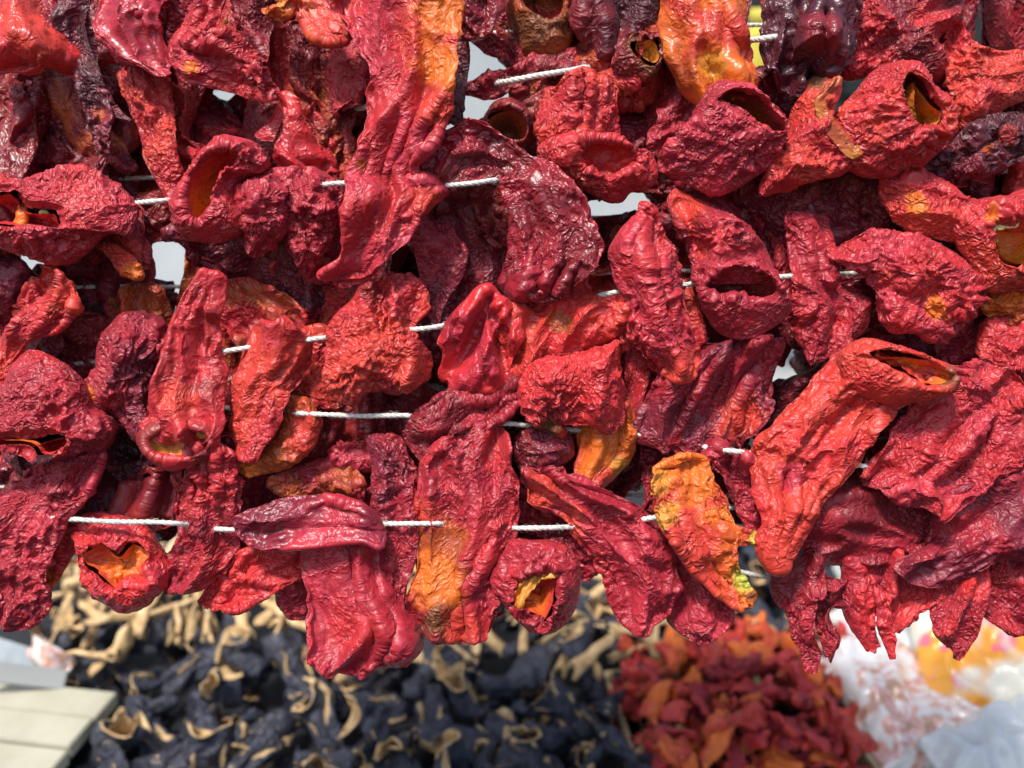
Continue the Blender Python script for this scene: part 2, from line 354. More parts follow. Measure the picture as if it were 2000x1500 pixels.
def pepper(label, parts, c='red', c2='crim', d=0.0, amp=1.0, fold=1.0, aniso=1.3, gloss=False, blobs=(), mix=0.0, inner=('org', 'dorg'), seeds=(), flakes=(), strips=()):
    """parts: list of ('r', ribs, opts) / ('p', polygon, opts) / ('c', outline, mouth, opts); d = cm behind the front plane"""
    SEEDN[0] += 7; sd_ = SEEDN[0]; G = Geo(); GI = Geo()
    for k, p in enumerate(parts):
        o = dict(p[-1]) if isinstance(p[-1], dict) else {}
        dd = (d + o.pop('dd', 0)) * 0.01
        if p[0] == 'r': ribs_geo(G, p[1], dd, seed=sd_ + k, **o)
        elif p[0] == 'p': pillow_geo(G, p[1], dd, **o)
        else: cup_geo(G, GI, p[1], p[2], dd, **o)
    ob, base = finish(G, 'dried_pepper', c, c2, blobs, amp, fold, aniso, M_GLOSS if gloss else M_SKIN, sd_, mix)
    tag(ob, label, 'pepper', GROUP)
    if GI.n: finish(GI, 'inner_wall', inner[0], inner[1], (), 1.0, 1.0, 2.2, M_FLESH, sd_ + 1, 0, True, ob, base)
    for (ribs, ck, ck2, dd, oo) in strips:       # a curled edge or torn flap of its own colour
        g2 = Geo(); ribs_geo(g2, ribs, (d + dd) * 0.01, seed=sd_ + 3, **oo)
        finish(g2, 'curled_edge', ck, ck2, (), 0.9, 0.6, 1.5, M_FLESH, sd_ + 5, 0, True, ob, base)
    for (sx, sy, dd) in seeds: small_disc('seed', sx, sy, (d + dd) * 0.01, 0.0018, M_SEED, ob, base)
    for (sx, sy, r, dd) in flakes: small_disc('torn_flake', sx, sy, (d + dd) * 0.01, r, M_BROWNFLAKE, ob, base, True)
    return ob
def small_disc(name, px, py, d, r, mat, parent, base, flake=False):
    rg = np.random.default_rng(int(px * 7 + py)); c = px2cam(np.array([px, py], float), -d)
    n = 14; a = np.linspace(0, 2 * math.pi, n, endpoint=False); V = []; F = []
    rot = rg.uniform(0, 6); tx, ty = rg.uniform(-.5, .5, 2)
    for rr, zz in (((.45, .35), (.85, .25), (1, 0), (.8, -.2), (.3, -.3)) if not flake else ((.45, .02), (.85, .10), (1, 0), (.8, -.2), (.3, -.3))):
        for k in range(n):
            w = rr * r * ((1 + rg.uniform(-.3, .3)) if flake else (1 - .25 * math.cos(a[k] + rot)))
            x, y = w * math.cos(a[k]) * 1.15, w * math.sin(a[k]) * .9
            V.append(c + np.array([x, y, zz * r * (.35 if flake else 1) + tx * x + ty * y]))
    for i in range(4):
        for k in range(n): F.append((i*n+k, (i+1)*n+k, (i+1)*n+(k+1) % n, i*n+(k+1) % n))
    F.append(tuple(range(n))); F.append(tuple(range(5*n-1, 4*n-1, -1)))
    return simple_obj(name, to_world(np.array(V)) - base, F, mat, parent)
def rb(s): return [[float(x) for x in t.split()] for t in s.split('/')]
def pl(s): return [[float(x) for x in t.split()] for t in s.split('/')]

# ------------------------------------------------------------------ the stall around the peppers
TZ = 0.72
tag(simple_obj('counter', [(-1.6, .35, TZ), (1.6, .35, TZ), (1.6, 1.75, TZ), (-1.6, 1.75, TZ)], [(0, 1, 2, 3)], M_COUNTER, smooth=False), kind='structure')
tag(simple_obj('back_wall', [(-2.2, 1.752, .3), (2.2, 1.752, .3), (2.2, 1.752, 2.0), (-2.2, 1.752, 2.0)], [(0, 1, 2, 3)], M_WALL, smooth=False), kind='structure')
# things on the wall that show through the gaps at the top
def lathe(name, prof, n, mat, parent=None):
    V = []; F = []
    for r, z in prof:
        for k in range(n): a = 2 * math.pi * k / n; V.append((r * math.cos(a), r * math.sin(a), z))
    for i in range(len(prof) - 1):
        for k in range(n): F.append((i*n+k, i*n+(k+1) % n, (i+1)*n+(k+1) % n, (i+1)*n+k))
    F.append(tuple(range(n))[::-1]); F.append(tuple(range((len(prof)-1)*n, len(prof)*n)))
    return simple_obj(name, V, F, mat, parent)
w0 = on_depth(1440, 186, 1.60); w1 = on_depth(2080, 0, 1.60)
sh = bpy.data.objects.new('wall_cabinet', None); col.objects.link(sh); sh.location = (w0.x, 1.6, w0.z); tag(sh, 'dark grey metal cabinet on the wall, seen past the top peppers', 'cabinet')
cw = w1.x - w0.x
for lo, hi, nm in (((0, 0, -.012), (cw, .15, .42), 'carcass'), ((.16, -.018, .0), (cw * .62, -.001, .40), 'door'), ((cw * .63, -.018, .0), (cw, -.001, .40), 'door'), ((0, -.10, -.03), (cw, .15, -.0125), 'ledge')):
    box(nm, lo, hi, M_DARK, sh, .003)
for px_, lab in ((1487, 'golden yellow jar on the cabinet ledge beside the bright orange pepper'),):
    jb = on_depth(px_, 100, 1.54); jar = bpy.data.objects.new('jar', None); col.objects.link(jar); jar.location = (jb.x, 1.54, w0.z - .0120); tag(jar, lab, 'jar')
    lathe('body', [(.020, 0), (.026, .008), (.026, .10), (.020, .115), (.018, .118)], 28, M_GOLD, jar)
    lathe('lid', [(.021, .1182), (.023, .12), (.023, .135), (.020, .138)], 28, M_GOLD, jar)

# ---- dried aubergine shells: black skin outside, tan flesh inside
def shell_mesh(k, strip=False):
    rg = np.random.default_rng(700 + k); nu, nv = 26, 40
    L = rg.uniform(.045, .068); r = rg.uniform(.012, .019); fl = rg.uniform(.2, .55)
    if strip: L *= rg.uniform(.65, 1.0); r *= .34; fl = rg.uniform(.4, .8)
    off = rg.uniform(0, 9, 3); ph = np.linspace(0, 2 * math.pi, nv, endpoint=False); out = []
    bx, by = rg.normal(0, .010, 2) * (.5 if strip else 1)
    def ring(t, rr, z):
        x = rr * np.cos(ph) + bx * t * t; y = rr * fl * np.sin(ph) + by * t * t
        return np.stack([x, y, np.full(nv, z)], 1)
    t = np.linspace(0, 1, nu); pr = r * (np.sqrt(np.clip(t * 5, 0, 1)) * (.55 + .5 * t))
    O = np.stack([ring(a, b, a * L) for a, b in zip(t, pr)])
    rim = ring(1, pr[-1] - .0014, L + .0008)
    I = np.stack([rim] + [ring(a, max(b - .0026, .001), a * L) for a, b in list(zip(t, pr))[::-1][:int(nu * .8)]])
    res = []
    OI = np.vstack([O[-1:], O[::-1][:len(I) - 1]])    # the flesh follows the skin
    for A, Rf in ((O, O), (I, OI)):
        P = Rf.reshape(-1, 3); d = np.stack([perlin(P / .022 + off + j * 5) for j in range(3)], 1) * .0085 + np.stack([perlin(P / .006 + off + j * 9) for j in range(3)], 1) * .0012
        d = d * (.45 if strip else 1); d = d + (0 if strip else 1) * np.stack([0 * P[:, 0], (ridged(P * np.array([1, 1, .5]) / .017 + off) - .5) * .008, 0 * P[:, 0]], 1); P = A.reshape(-1, 3) + d; P[:, 2] += np.cos(np.tile(ph, len(A)) * 2 + off[0]) * .004 * (P[:, 2] / L) ** 3
        res.append(P.reshape(A.shape) - np.array([0, 0, L / 2]))
    g = Geo(); g.grid(res[0], res[0], True, False); v, f, q = g.arrays(); mo = raw_mesh('dried_aubergine', v, f)
    g = Geo(); g.grid(np.vstack([res[0][-1:], res[1]]), np.vstack([res[0][-1:], res[1]]), False, True); v, f, q = g.arrays(); mi = raw_mesh('inner_wall', v, f)
    mo.materials.append(M_TAN if strip else M_BLACK); mi.materials.append(M_TAN)
    return mo, mi, L
SHELLS = [shell_mesh(k) for k in range(10)]; STRIPS = [shell_mesh(50 + k, True) for k in range(8)]
def heap_z(y): return .752 + .17 * (y - .6)
def on_heap(px, py, lift):
    z = .76
    for _ in range(6): p = on_plane(px, py, z); z = heap_z(p.y) + lift
    return p
rh = random.Random(21)
tray = box('tray', (-.52, .50, TZ + .001), (.36, 1.35, TZ + .012), M_TRAY, None, .004); tag(tray, 'shallow black tray under the heap of dried aubergines', 'tray')
def put(kind, px, py, lift, label, group, up=None):
    mo, mi, L = rh.choice(SHELLS if kind == 'shell' else STRIPS)
    o = bpy.data.objects.new('dried_aubergine', mo); col.objects.link(o); c = bpy.data.objects.new('inner_wall', mi); col.objects.link(c); c.parent = o
    o.location = on_heap(px, py, lift)
    if up is None: up = Vector((rh.gauss(0, .7), rh.gauss(-.25, .6), rh.gauss(.35, .5)))
    q = Vector(up).to_track_quat('Z', 'Y'); e = q.to_matrix() @ Matrix.Rotation(rh.uniform(0, 6.28), 3, 'Z')
    o.rotation_euler = e.to_euler(); s = rh.uniform(.85, 1.15); o.scale = (s, s, s)
    where = ' near the cream crate' if px < 360 else ' near the cardboard box' if px > 1050 else ' between crate and cardboard box'
    return tag(o, label + where, 'aubergine', group)
LB = ['black aubergine shell with tan mouth open, heaped', 'blue black aubergine shell lying closed, heaped', 'tan dried aubergine strip in the heap fringe']
def leftb(y): return np.interp(y, [1080, 1200, 1340, 1500], [60, 95, 110, 215])
for layer, (lift, dx, dy) in enumerate(((-.026, 118, 88), (.008, 90, 60))):
    y = 1075
    while y < 1560:
        x = leftb(y) + rh.uniform(0, 40)
        while x < np.interp(y, [1100, 1260, 1300, 1560], [1640, 1600, 1300, 1310]):
            px, py = x + rh.uniform(-22, 22), y + rh.uniform(-18, 18)
            if rh.random() < .42: put('shell', px, py, lift, LB[0], 'open aubergine shells', Vector((rh.gauss(0, .6), rh.gauss(-.7, .4), rh.gauss(.5, .4))))
            else: put('shell', px, py, lift, LB[1], 'closed aubergine shells', Vector((rh.gauss(0, .7), rh.gauss(.5, .4), rh.gauss(-.2, .4))))
            x += dx * rh.uniform(.8, 1.2)
        y += dy
y = 1085                                        # the fringe of tan strips along the far side of the heap
while y < 1262:
    x = leftb(y) + rh.uniform(0, 40)
    while x < 1340:
        px, py = x + rh.uniform(-20, 20), y + rh.uniform(-14, 14) + 22 * math.sin(x / 90)
        if not (py > 1215 and rh.random() < .45): put('strip', px, py, rh.uniform(.022, .042), LB[2], 'tan aubergine strips', Vector((rh.gauss(0, .8), rh.gauss(-.35, .4), rh.gauss(-.45, .4))))
        x += 50 * rh.uniform(.75, 1.25)
    y += 29
# ---- loose peppers in a cardboard box
cb = bpy.data.objects.new('cardboard_box', None); col.objects.link(cb); c0 = on_plane(1435, 1400, .77); cb.location = (c0.x, c0.y, TZ + .001); cb.rotation_euler = (0, 0, R(8)); tag(cb, 'shallow tan cardboard box holding loose orange red peppers', 'box')
bw, bh_, bt, bz = .092, .080, .004, .045
for nm, lo, hi in (('base', (-bw, -bh_, 0), (bw, bh_, bt)), ('side', (-bw, -bh_, bt), (bw, -bh_ + bt, bz)), ('side', (-bw, bh_ - bt, bt), (bw, bh_, bz)), ('side', (-bw, -bh_ + bt, bt), (-bw + bt, bh_ - bt, bz)), ('side', (bw - bt, -bh_ + bt, bt), (bw, bh_ - bt, bz))):
    box(nm, lo, hi, M_CARD, cb, .0008)
def loose_variant(k):
    rg = np.random.default_rng(800 + k); n = 5; L = rg.uniform(.019, .028); w = rg.uniform(.007, .011); rr = []
    for i in range(n):
        pw = w * (1, 1.1, .9, .7, .35)[i]; b = rg.normal(0, .003); yy = L / 2 - L * i / 4; rr.append([b - pw, yy + rg.normal(0, .003), b + pw, yy + rg.normal(0, .003)])
    G = Geo(); ribs_geo(G, rr, 0, flat=rg.uniform(.4, .7), seed=k + 60, res=.0016, local=True)
    cs = [('orr', 'org'), ('red', 'orr'), ('orr', 'dorg'), ('crim', 'orr'), ('org', 'orr')][k % 5]
    o, _ = finish(G, 'dried_pepper', cs[0], cs[1], (), 1.0, 1.0, 1.3, M_SKIN, 5000 + k, 0, False, None, (0, 0, 0)); me = o.data; bpy.data.objects.remove(o); return me
LOOSE = [loose_variant(k) for k in range(10)]
LL = ['orange red loose pepper', 'deep red loose pepper', 'rust orange loose pepper', 'crimson loose pepper', 'bright orange loose pepper']
for layer, (z0, st) in enumerate(((.745, .040), (.768, .021), (.788, .0185))):
    u = -bw + .014
    while u < bw - .01:
        v = -bh_ + .014
        while v < bh_ - .008:
            a, b = u + rh.uniform(-.007, .007), v + rh.uniform(-.007, .007)
            e = 1 - max(abs(a) / bw, abs(b) / bh_) ** 3
            if layer < 2 or e > .25:
                k = rh.randrange(10); o = bpy.data.objects.new('loose_pepper', LOOSE[k]); col.objects.link(o)
                ca, sa = math.cos(R(8)), math.sin(R(8)); o.location = (c0.x + a * ca - b * sa, c0.y + a * sa + b * ca, z0 + rh.uniform(-.004, .006) + .02 * e * layer / 2)
                o.rotation_euler = (rh.uniform(-.8, .8), rh.uniform(-.8, .8), rh.uniform(0, 6.28)); o.scale = (rh.uniform(.9, 1.2),) * 3
                tag(o, LL[k % 5] + ' heaped in the cardboard box', 'pepper', 'loose peppers in the cardboard box')
            v += st
        u += st
for k in range(26):                             # pieces that slid over the box's far side
    kk = rh.randrange(10); o = bpy.data.objects.new('loose_pepper', LOOSE[kk]); col.objects.link(o)
    px, py = rh.uniform(1430, 1660), rh.uniform(1215, 1300); o.location = on_plane(px, py, .775 + rh.uniform(0, .012)); o.rotation_euler = (rh.uniform(-.8, .8), rh.uniform(-.8, .8), rh.uniform(0, 6.28)); o.scale = (1.1,) * 3
    tag(o, LL[kk % 5] + ' spilled on the far side of the cardboard box', 'pepper', 'loose peppers beside the cardboard box')
# ---- plastic packets on the counter
def packet_mat(name, kind):
    m, nt, p, L = nodes(name); tc = nt.nodes.new('ShaderNodeTexCoord').outputs['Object']
    if kind == 'orange':
        v = nt.nodes.new('ShaderNodeTexVoronoi'); v.inputs['Scale'].default_value = 48; L(tc, v.inputs['Vector'])
        dots = ramp(nt, v.outputs['Distance'], [(0.30, (.80, .16, .22)), (0.38, (.80, .34, .02))])
        mx = nt.nodes.new('ShaderNodeMix'); mx.data_type = 'RGBA'; n = noise(nt, tc, 16, 2)
        L(ramp(nt, n, [(0.46, (0, 0, 0)), (0.54, (1, 1, 1))]), mx.inputs['Factor']); L(dots, mx.inputs['A']); mx.inputs['B'].default_value = (.74, .70, .58, 1); L(mx.outputs['Result'], p.inputs['Base Color'])
    elif kind == 'contents':
        L(ramp(nt, noise(nt, tc, 42, 3, .55, 'FBM', 1.2), [(.36, (.42, .26, .14)), (.43, (.66, .34, .30)), (.50, (.70, .66, .62)), (.8, (.74, .74, .76))]), p.inputs['Base Color'])
    else:
        L(ramp(nt, noise(nt, tc, 12, 3, .6), [(.3, (.46, .50, .51)), (.6, (.66, .67, .66))]), p.inputs['Base Color'])
    p.inputs['Roughness'].default_value = .25; p.inputs['Specular IOR Level'].default_value = .6; p.inputs['Coat Weight'].default_value = .6; p.inputs['Coat Roughness'].default_value = .12
    L(bump(nt, noise(nt, tc, 70, 2, .5, 'RIDGED_MULTIFRACTAL', 1.0), .5, .004), p.inputs['Normal'])
    return m
def packet(px, py, zc, w, h, rot, tilt, mat, label, seed):
    n1, n2 = 40, 48; U, Vv = np.meshgrid(np.linspace(-1, 1, n1), np.linspace(-1, 1, n2), indexing='ij'); rg = np.random.default_rng(seed); off = rg.uniform(0, 9, 3)
    hgt = (np.clip(1 - U ** 4, 0, 1) * np.clip(1 - Vv ** 4, 0, 1)) ** .6
    P = np.stack([U * w / 2, Vv * h / 2, hgt * .022], -1).reshape(-1, 3)
    P[:, 2] += (ridged(np.c_[P[:, :2] / .03, np.zeros(len(P))] + off) - .5) * .010 + perlin(P / .012 + off) * .003
    B = P.copy(); B[:, 2] = -np.abs(B[:, 2]) * .5 - .001
    N = n1 * n2; idx = np.arange(N).reshape(n1, n2); F = []
    for i in range(n1 - 1):
        for j in range(n2 - 1):
            a, b, c, d = idx[i, j], idx[i+1, j], idx[i+1, j+1], idx[i, j+1]; F.append((a, b, c, d)); F.append((N+d, N+c, N+b, N+a))
    ring = list(idx[:, 0]) + list(idx[-1, 1:]) + list(idx[-2::-1, -1]) + list(idx[0, -2:0:-1])
    for i in range(len(ring)): a, b = ring[i], ring[(i+1) % len(ring)]; F.append((b, a, N + a, N + b))
    o = simple_obj('plastic_packet', np.vstack([P, B]), F, mat); o.location = on_plane(px, py, zc); o.rotation_euler = (R(tilt), R(rg.uniform(-8, 8)), R(rot))
    return tag(o, label, 'packet', 'plastic packets on the counter')
PK_C = packet_mat('packet_clear_contents', 'contents'); PK_O = packet_mat('packet_orange_dots', 'orange'); PK_W = packet_mat('packet_white_film', 'white')
packet(1740, 1370, .775, .085, .13, 12, 14, PK_C, 'crinkled clear packet with pinkish tan contents beside the box of loose peppers', 1)
packet(1930, 1290, .80, .115, .11, -12, 18, PK_O, 'orange and white packet printed with pink dots', 2)
packet(1770, 1225, .775, .12, .09, 30, 8, PK_W, 'crumpled white film packet behind the pinkish tan one', 3)
packet(1965, 1455, .785, .12, .06, 24, 12, PK_W, 'pale bluish white folded packet in front of the orange dotted one', 4)
packet(1840, 1440, .765, .09, .07, -30, 8, PK_C, 'small clear packet tucked between the orange dotted and pinkish tan ones', 5)
M_GREY = mottled('grey_film', [(0.3, (.20, .23, .25)), (0.7, (.34, .37, .39))], 30, 0.4)
# ---- cream crate beside the heap
cr = bpy.data.objects.new('wooden_crate', None); col.objects.link(cr); q0 = on_plane(20, 1425, .80); cr.location = (q0.x, q0.y, TZ + .001); cr.rotation_euler = (0, 0, R(-9))
tag(cr, 'cream planed wooden crate with a pale trimmed edge beside the aubergine heap', 'crate')
for k in range(3): box('plank', (-.30, -.045 + k * .034, .066 + .002 * (k % 2)), (.055, -.0125 + k * .034, .078 + .002 * (k % 2)), M_CREAM, cr, .001)
box('end_board', (-.295, -.04, 0), (.05, -.03, .0655), M_TRAY, cr, .001); box('trim', (-.30, -.052, .062), (.058, -.0455, .079), M_WALL, cr, .001)
bb_ = box('flap', (-.28, 0, 0), (-.015, .003, .022), M_GREY, cr, .001); bb_.location = (0, .055, .078); bb_.rotation_euler = (R(-38), 0, R(-14))
bb_ = box('flap', (-.05, 0, 0), (.012, .003, .016), M_COUNTER, cr, .001); bb_.location = (0, .048, .080); bb_.rotation_euler = (R(-24), R(18), R(22))
box('rail', (-.30, .052, .080), (-.03, .058, .085), M_WALL, cr, .001)
packet(100, 1290, .805, .04, .022, -35, 30, PK_C, 'crumpled clear film caught on the corner of the cream crate', 9)
# ------------------------------------------------------------------ the peppers one by one (outlines as photo pixels at a real distance)
pepper('short orange red pepper with a blunt smooth end beside the dark purple twisted one',
  [('r', rb('-40 -40 58 -30/-45 30 66 25/-50 80 112 85/-45 115 108 112/-20 128 70 126'), dict(flat=.4))], 'orr', 'bright', d=-.4, amp=0.6, gloss=True)
pepper('thin twisted dark purple shrivelled pepper with a forked lower tip',
  [('r', rb('122 -20 178 -20/112 60 176 40/122 105 190 110/148 155 205 165/165 215 215 225/178 275 218 280/190 302 212 303'), dict(flat=.6)),
   ('r', rb('190 175 216 185/205 212 232 208/230 235 248 228/256 243 260 240'), dict(flat=.5))], 'purp', 'plum', d=.6, amp=1.1, blobs=[(192, 222, 12, 'dorg')])
pepper('glossy rose pink pepper, smooth and swollen, over a long wrinkled orange red one',
  [('r', rb('190 -30 305 -30/176 45 303 35/200 80 312 75/222 112 325 118/270 128 325 138/300 146 322 147'), dict(flat=.45))], 'rose', 'crim', d=-.2, amp=0.55, gloss=True, aniso=1.8)
pepper('crimson pepper bent like a hook, its pointed tip wrinkled, beside the rose pink one',
  [('r', rb('385 -25 450 -25/350 35 432 55/325 85 400 82/337 122 418 80/370 155 455 70/425 170 492 95/475 180 522 130/517 196 533 168'), dict(flat=.45))], 'red', 'rose', d=0, amp=1.1, blobs=[(375, 135, 14, 'org')])
pepper('dark crimson ribbed pepper tucked behind the hook shaped crimson one',
  [('r', rb('440 -20 525 -20/455 50 528 40/478 92 527 92/505 130 530 125'), {})], 'dcrim', 'crim', d=1.6)
pepper('long wrinkled orange red pepper hanging below the glossy rose pink one',
  [('r', rb('213 112 320 125/222 150 328 155/240 195 335 200/265 250 345 235/282 310 345 300/305 355 350 350/330 388 350 382'), {})], 'red', 'orr', d=1.2, amp=1.2, aniso=1.6)
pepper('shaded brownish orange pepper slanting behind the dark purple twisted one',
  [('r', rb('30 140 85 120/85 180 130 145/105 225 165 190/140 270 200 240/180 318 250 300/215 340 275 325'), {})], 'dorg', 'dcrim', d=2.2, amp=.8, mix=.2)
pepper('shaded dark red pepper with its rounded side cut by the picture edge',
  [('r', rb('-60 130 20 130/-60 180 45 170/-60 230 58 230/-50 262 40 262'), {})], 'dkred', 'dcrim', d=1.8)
pepper('small glossy bright red pepper pinched to a narrow neck',
  [('r', rb('541 180 580 194/550 208 583 204/552 238 590 232/543 268 608 262/532 305 640 298/545 318 650 326'), dict(flat=.5)),
   ('r', rb('546 196 560 205/525 236 548 246/495 262 530 282'), dict(flat=.4, dd=.5))], 'bright', 'red', d=.7, amp=0.7, gloss=True, aniso=1.6)
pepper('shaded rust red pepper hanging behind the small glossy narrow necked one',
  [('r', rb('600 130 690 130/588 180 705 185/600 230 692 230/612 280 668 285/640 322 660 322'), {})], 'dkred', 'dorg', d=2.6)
pepper('crimson pepper with a slit mouth showing orange flesh, pierced by the uppermost white string',
  [('c', pl('350 370/392 302/440 275/500 283/528 320/512 345/470 356/458 385/470 440/455 465/420 480/362 462/342 420'), pl('392 345/425 308/455 300/470 318/440 345/425 375/418 415/400 435/380 425/380 380'), dict(H=.010))], 'red', 'rose', d=-.3, amp=1.2, inner=('org', 'bright'))
pepper('wrinkled crimson pepper with three lobes right beside the slit mouthed one',
  [('p', pl('468 365/520 345/580 332/572 400/558 455/538 490/505 506/480 496/462 440'), dict(H=.013)),
   ('p', pl('560 338/640 345/662 400/648 470/615 532/590 536/548 480/540 400'), dict(H=.012, dd=.5))], 'crim', 'rose', d=.1, amp=1.3)
pepper('wide red pepper lying open with a deep dark mouth and two pale seeds inside',
  [('c', pl('-60 340/0 333/45 343/140 333/210 353/258 388/272 405/248 460/203 462/150 500/98 517/65 508/0 494/-60 480'), pl('-50 402/0 392/40 388/65 412/105 415/128 420/126 452/70 448/30 445/-50 440'), dict(H=.013, deep=.014))], 'red', 'rose', d=-.3, amp=1.3, inner=('bright', 'red'),
  seeds=[(42, 432, 0.3), (88, 416, -.2)], strips=[(rb('38 402 50 402/36 425 50 425/32 440 46 440'), 'yel', 'org', -.1, dict(flat=.5))])
pepper('crimson pepper with a thin orange petal shaped tip below the wide open one',
  [('r', rb('195 400 268 405/205 450 276 450/235 482 288 480/262 516 286 514'), {}), ('r', rb('172 470 205 468/208 500 245 488/235 530 268 508/260 541 275 532'), dict(dd=-.4, flat=.3))], 'crim', 'dcrim', d=1.1, blobs=[(235, 508, 48, 'orr'), (262, 530, 20, 'org')])
pepper('torn orange flap of a pepper with a yellow split, beside the longest hanging one',
  [('p', pl('498 15/530 -8/572 -14/578 15/558 40/528 32'), dict(H=.006)), ('r', rb('560 -25 632 -25/585 20 650 8/597 46 670 30/615 74 682 58/640 84 675 79'), dict(flat=.35))], 'org', 'orr', d=-.1, amp=.8, blobs=[(540, 5, 16, 'yel')])
pepper('longest hanging pepper, crimson on one side and bright orange on the other',
  [('r', rb('652 -40 886 -40/668 35 893 20/692 76 896 75/728 130 890 120/722 175 884 185/714 240 872 235/703 295 845 285/690 345 812 335/684 388 840 378/684 432 815 425/678 480 790 475/660 512 748 518/630 530 720 540/640 552 680 556'),
    dict(flat=.36, grooves=[(-.3, .9, .16, 0.4), (.25, .8, .14, 2.0), (-.6, .4, .1, 4), (.62, .4, .12, 1)], z=[0, 2, 4, 5, 5, 4, 3, 2, 3, 3, 2, 0, -2, -3])),
   ('p', pl('780 360/820 340/870 368/866 378/830 410/790 440'), dict(H=.006, dd=.2))],
  'red', 'rose', d=-.9, amp=0.75, aniso=1.8, blobs=[(850, 60, 75, 'orr'), (870, 20, 60, 'org'), (868, 130, 55, 'org'), (850, 210, 40, 'orr'), (830, 395, 35, 'orr'), (705, 320, 14, 'dorg')])
pepper('glossy dark crimson pepper arched like an elbow beside the longest hanging one',
  [('r', rb('818 362 812 332/850 373 833 300/882 366 860 262/912 358 905 240/950 350 958 254/975 352 1025 300/985 380 1085 328/998 425 1128 388/1006 465 1157 440/1000 520 1166 500/988 548 1152 537/1005 572 1115 570'), dict(flat=.42))],
  'crim', 'dcrim', d=-.7, amp=0.9, gloss=True, blobs=[(828, 352, 12, 'purp'), (1120, 530, 50, 'dcrim'), (1130, 480, 50, 'dcrim')])
pepper('block shaped wrinkled red pepper folded over at the bottom into an open scoop',
  [('r', rb('1100 148 1160 132/1058 178 1205 152/1050 220 1214 200/1055 262 1198 262/1065 290 1180 292'), dict(flat=.4, grooves=[(.0, .7, .12, 1.), (.5, .4, .15, 3)])),
   ('c', pl('1055 285/1100 268/1180 268/1230 288/1247 322/1262 300/1272 345/1256 370/1236 376/1220 400/1190 406/1160 391/1132 370/1092 345/1060 312'), pl('1125 294/1175 282/1228 296/1240 325/1200 345/1150 335'), dict(H=.009, deep=.007, dd=-.4))],
  'red', 'orr', d=.1, amp=1.2, inner=('bright', 'orr'))
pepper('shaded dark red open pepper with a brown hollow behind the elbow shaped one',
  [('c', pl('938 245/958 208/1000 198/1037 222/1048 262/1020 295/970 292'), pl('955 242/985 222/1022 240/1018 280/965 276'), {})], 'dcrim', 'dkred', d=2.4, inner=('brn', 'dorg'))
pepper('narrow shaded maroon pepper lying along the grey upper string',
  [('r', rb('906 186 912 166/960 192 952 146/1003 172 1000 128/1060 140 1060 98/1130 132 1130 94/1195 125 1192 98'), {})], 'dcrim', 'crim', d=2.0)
pepper('dark red pepper with a burnt brown torn mouth and yellow flesh inside',
  [('c', pl('1192 118/1225 74/1275 66/1297 76/1297 130/1265 163/1240 152/1210 147'), pl('1237 84/1277 80/1286 110/1276 126/1247 112'), dict(H=.007, deep=.008))], 'dkred', 'dcrim', d=.8, amp=1.1, inner=('yel', 'dorg'), blobs=[(1275, 135, 30, 'brn'), (1240, 85, 20, 'brn'), (1290, 90, 18, 'brn')])
pepper('bright orange pepper hanging upright with long smooth pleats',
  [('r', rb('1296 -40 1440 -40/1300 40 1456 30/1308 90 1465 80/1328 130 1470 130/1350 168 1476 170/1385 184 1458 192'), dict(flat=.42, grooves=[(-.2, .6, .12, 0), (.3, .5, .12, 2), (.65, .4, .1, 4)]))], 'org', 'orr', d=-.2, amp=0.7, aniso=2.2, gloss=True, blobs=[(1390, 130, 30, 'yel'), (1450, 60, 45, 'orr'), (1310, 150, 60, 'dorg')])
pepper('blackish maroon pepper with a shiny glazed swelling beside the bright orange one',
  [('r', rb('1497 -40 1672 -40/1495 50 1672 40/1500 110 1668 100/1515 152 1635 150/1542 180 1608 178'), dict(flat=.4)),
   ('p', pl('1598 2/1560 65/1545 110/1590 118/1628 136/1652 95/1657 50/1640 12'), dict(H=.011, dd=-.8, grooves=[(1608, 30, 1595, 110, 4, 2), (1640, 60, 1625, 125, 3, 2)]))], 'purp', 'purp', d=.1, amp=0.6, gloss=True, blobs=[(1605, 60, 45, 'dcrim')])
pepper('broad dull red pepper behind the shiny blackish maroon one',
  [('p', pl('1662 10/1760 -40/1900 -40/1884 30/1864 60/1838 95/1866 150/1830 150/1780 140/1700 138/1655 138/1640 80'), dict(H=.014, grooves=[(1860, 0, 1700, 110, 5, 4), (1850, 70, 1850, 150, 4, 3)]))], 'red', 'dcrim', d=1.0, amp=1.2)
pepper('broad orange red pepper spreading past the edge beside the dull red one',
  [('p', pl('1864 40/1905 68/1960 82/2040 108/2050 180/1985 202/1920 228/1878 240/1850 170'), dict(H=.013, grooves=[(1868, 60, 1880, 230, 4, 3)]))], 'orr', 'red', d=.9, amp=1.1)
pepper('round red pepper turned sideways with a yellow slit mouth',
  [('c', pl('1622 228/1650 184/1695 138/1755 117/1800 132/1827 175/1852 196/1855 245/1840 288/1808 312/1783 319/1737 332/1700 334/1665 316/1634 270'), pl('1760 168/1778 176/1798 210/1818 228/1817 252/1790 262/1770 258/1757 208'), dict(H=.015))], 'red', 'orr', d=-.4, amp=1.3, inner=('yel', 'org'))
pepper('red pepper with a yellow brown curled strip along its torn edge',
  [('p', pl('1572 198/1590 166/1632 156/1630 190/1620 215/1636 252/1684 300/1664 326/1600 348/1520 374/1486 380/1500 330/1530 262'), dict(H=.012, center=(1590, 290)))], 'red', 'orr', d=-.2, amp=1.2, blobs=[(1600, 165, 20, 'brn')],
  strips=[(rb('1618 163 1638 153/1597 192 1614 196/1597 226 1619 220/1620 264 1642 250/1650 300 1674 276/1664 308 1690 294'), 'dorg', 'yel', -.8, dict(flat=.3, folds=.4))])
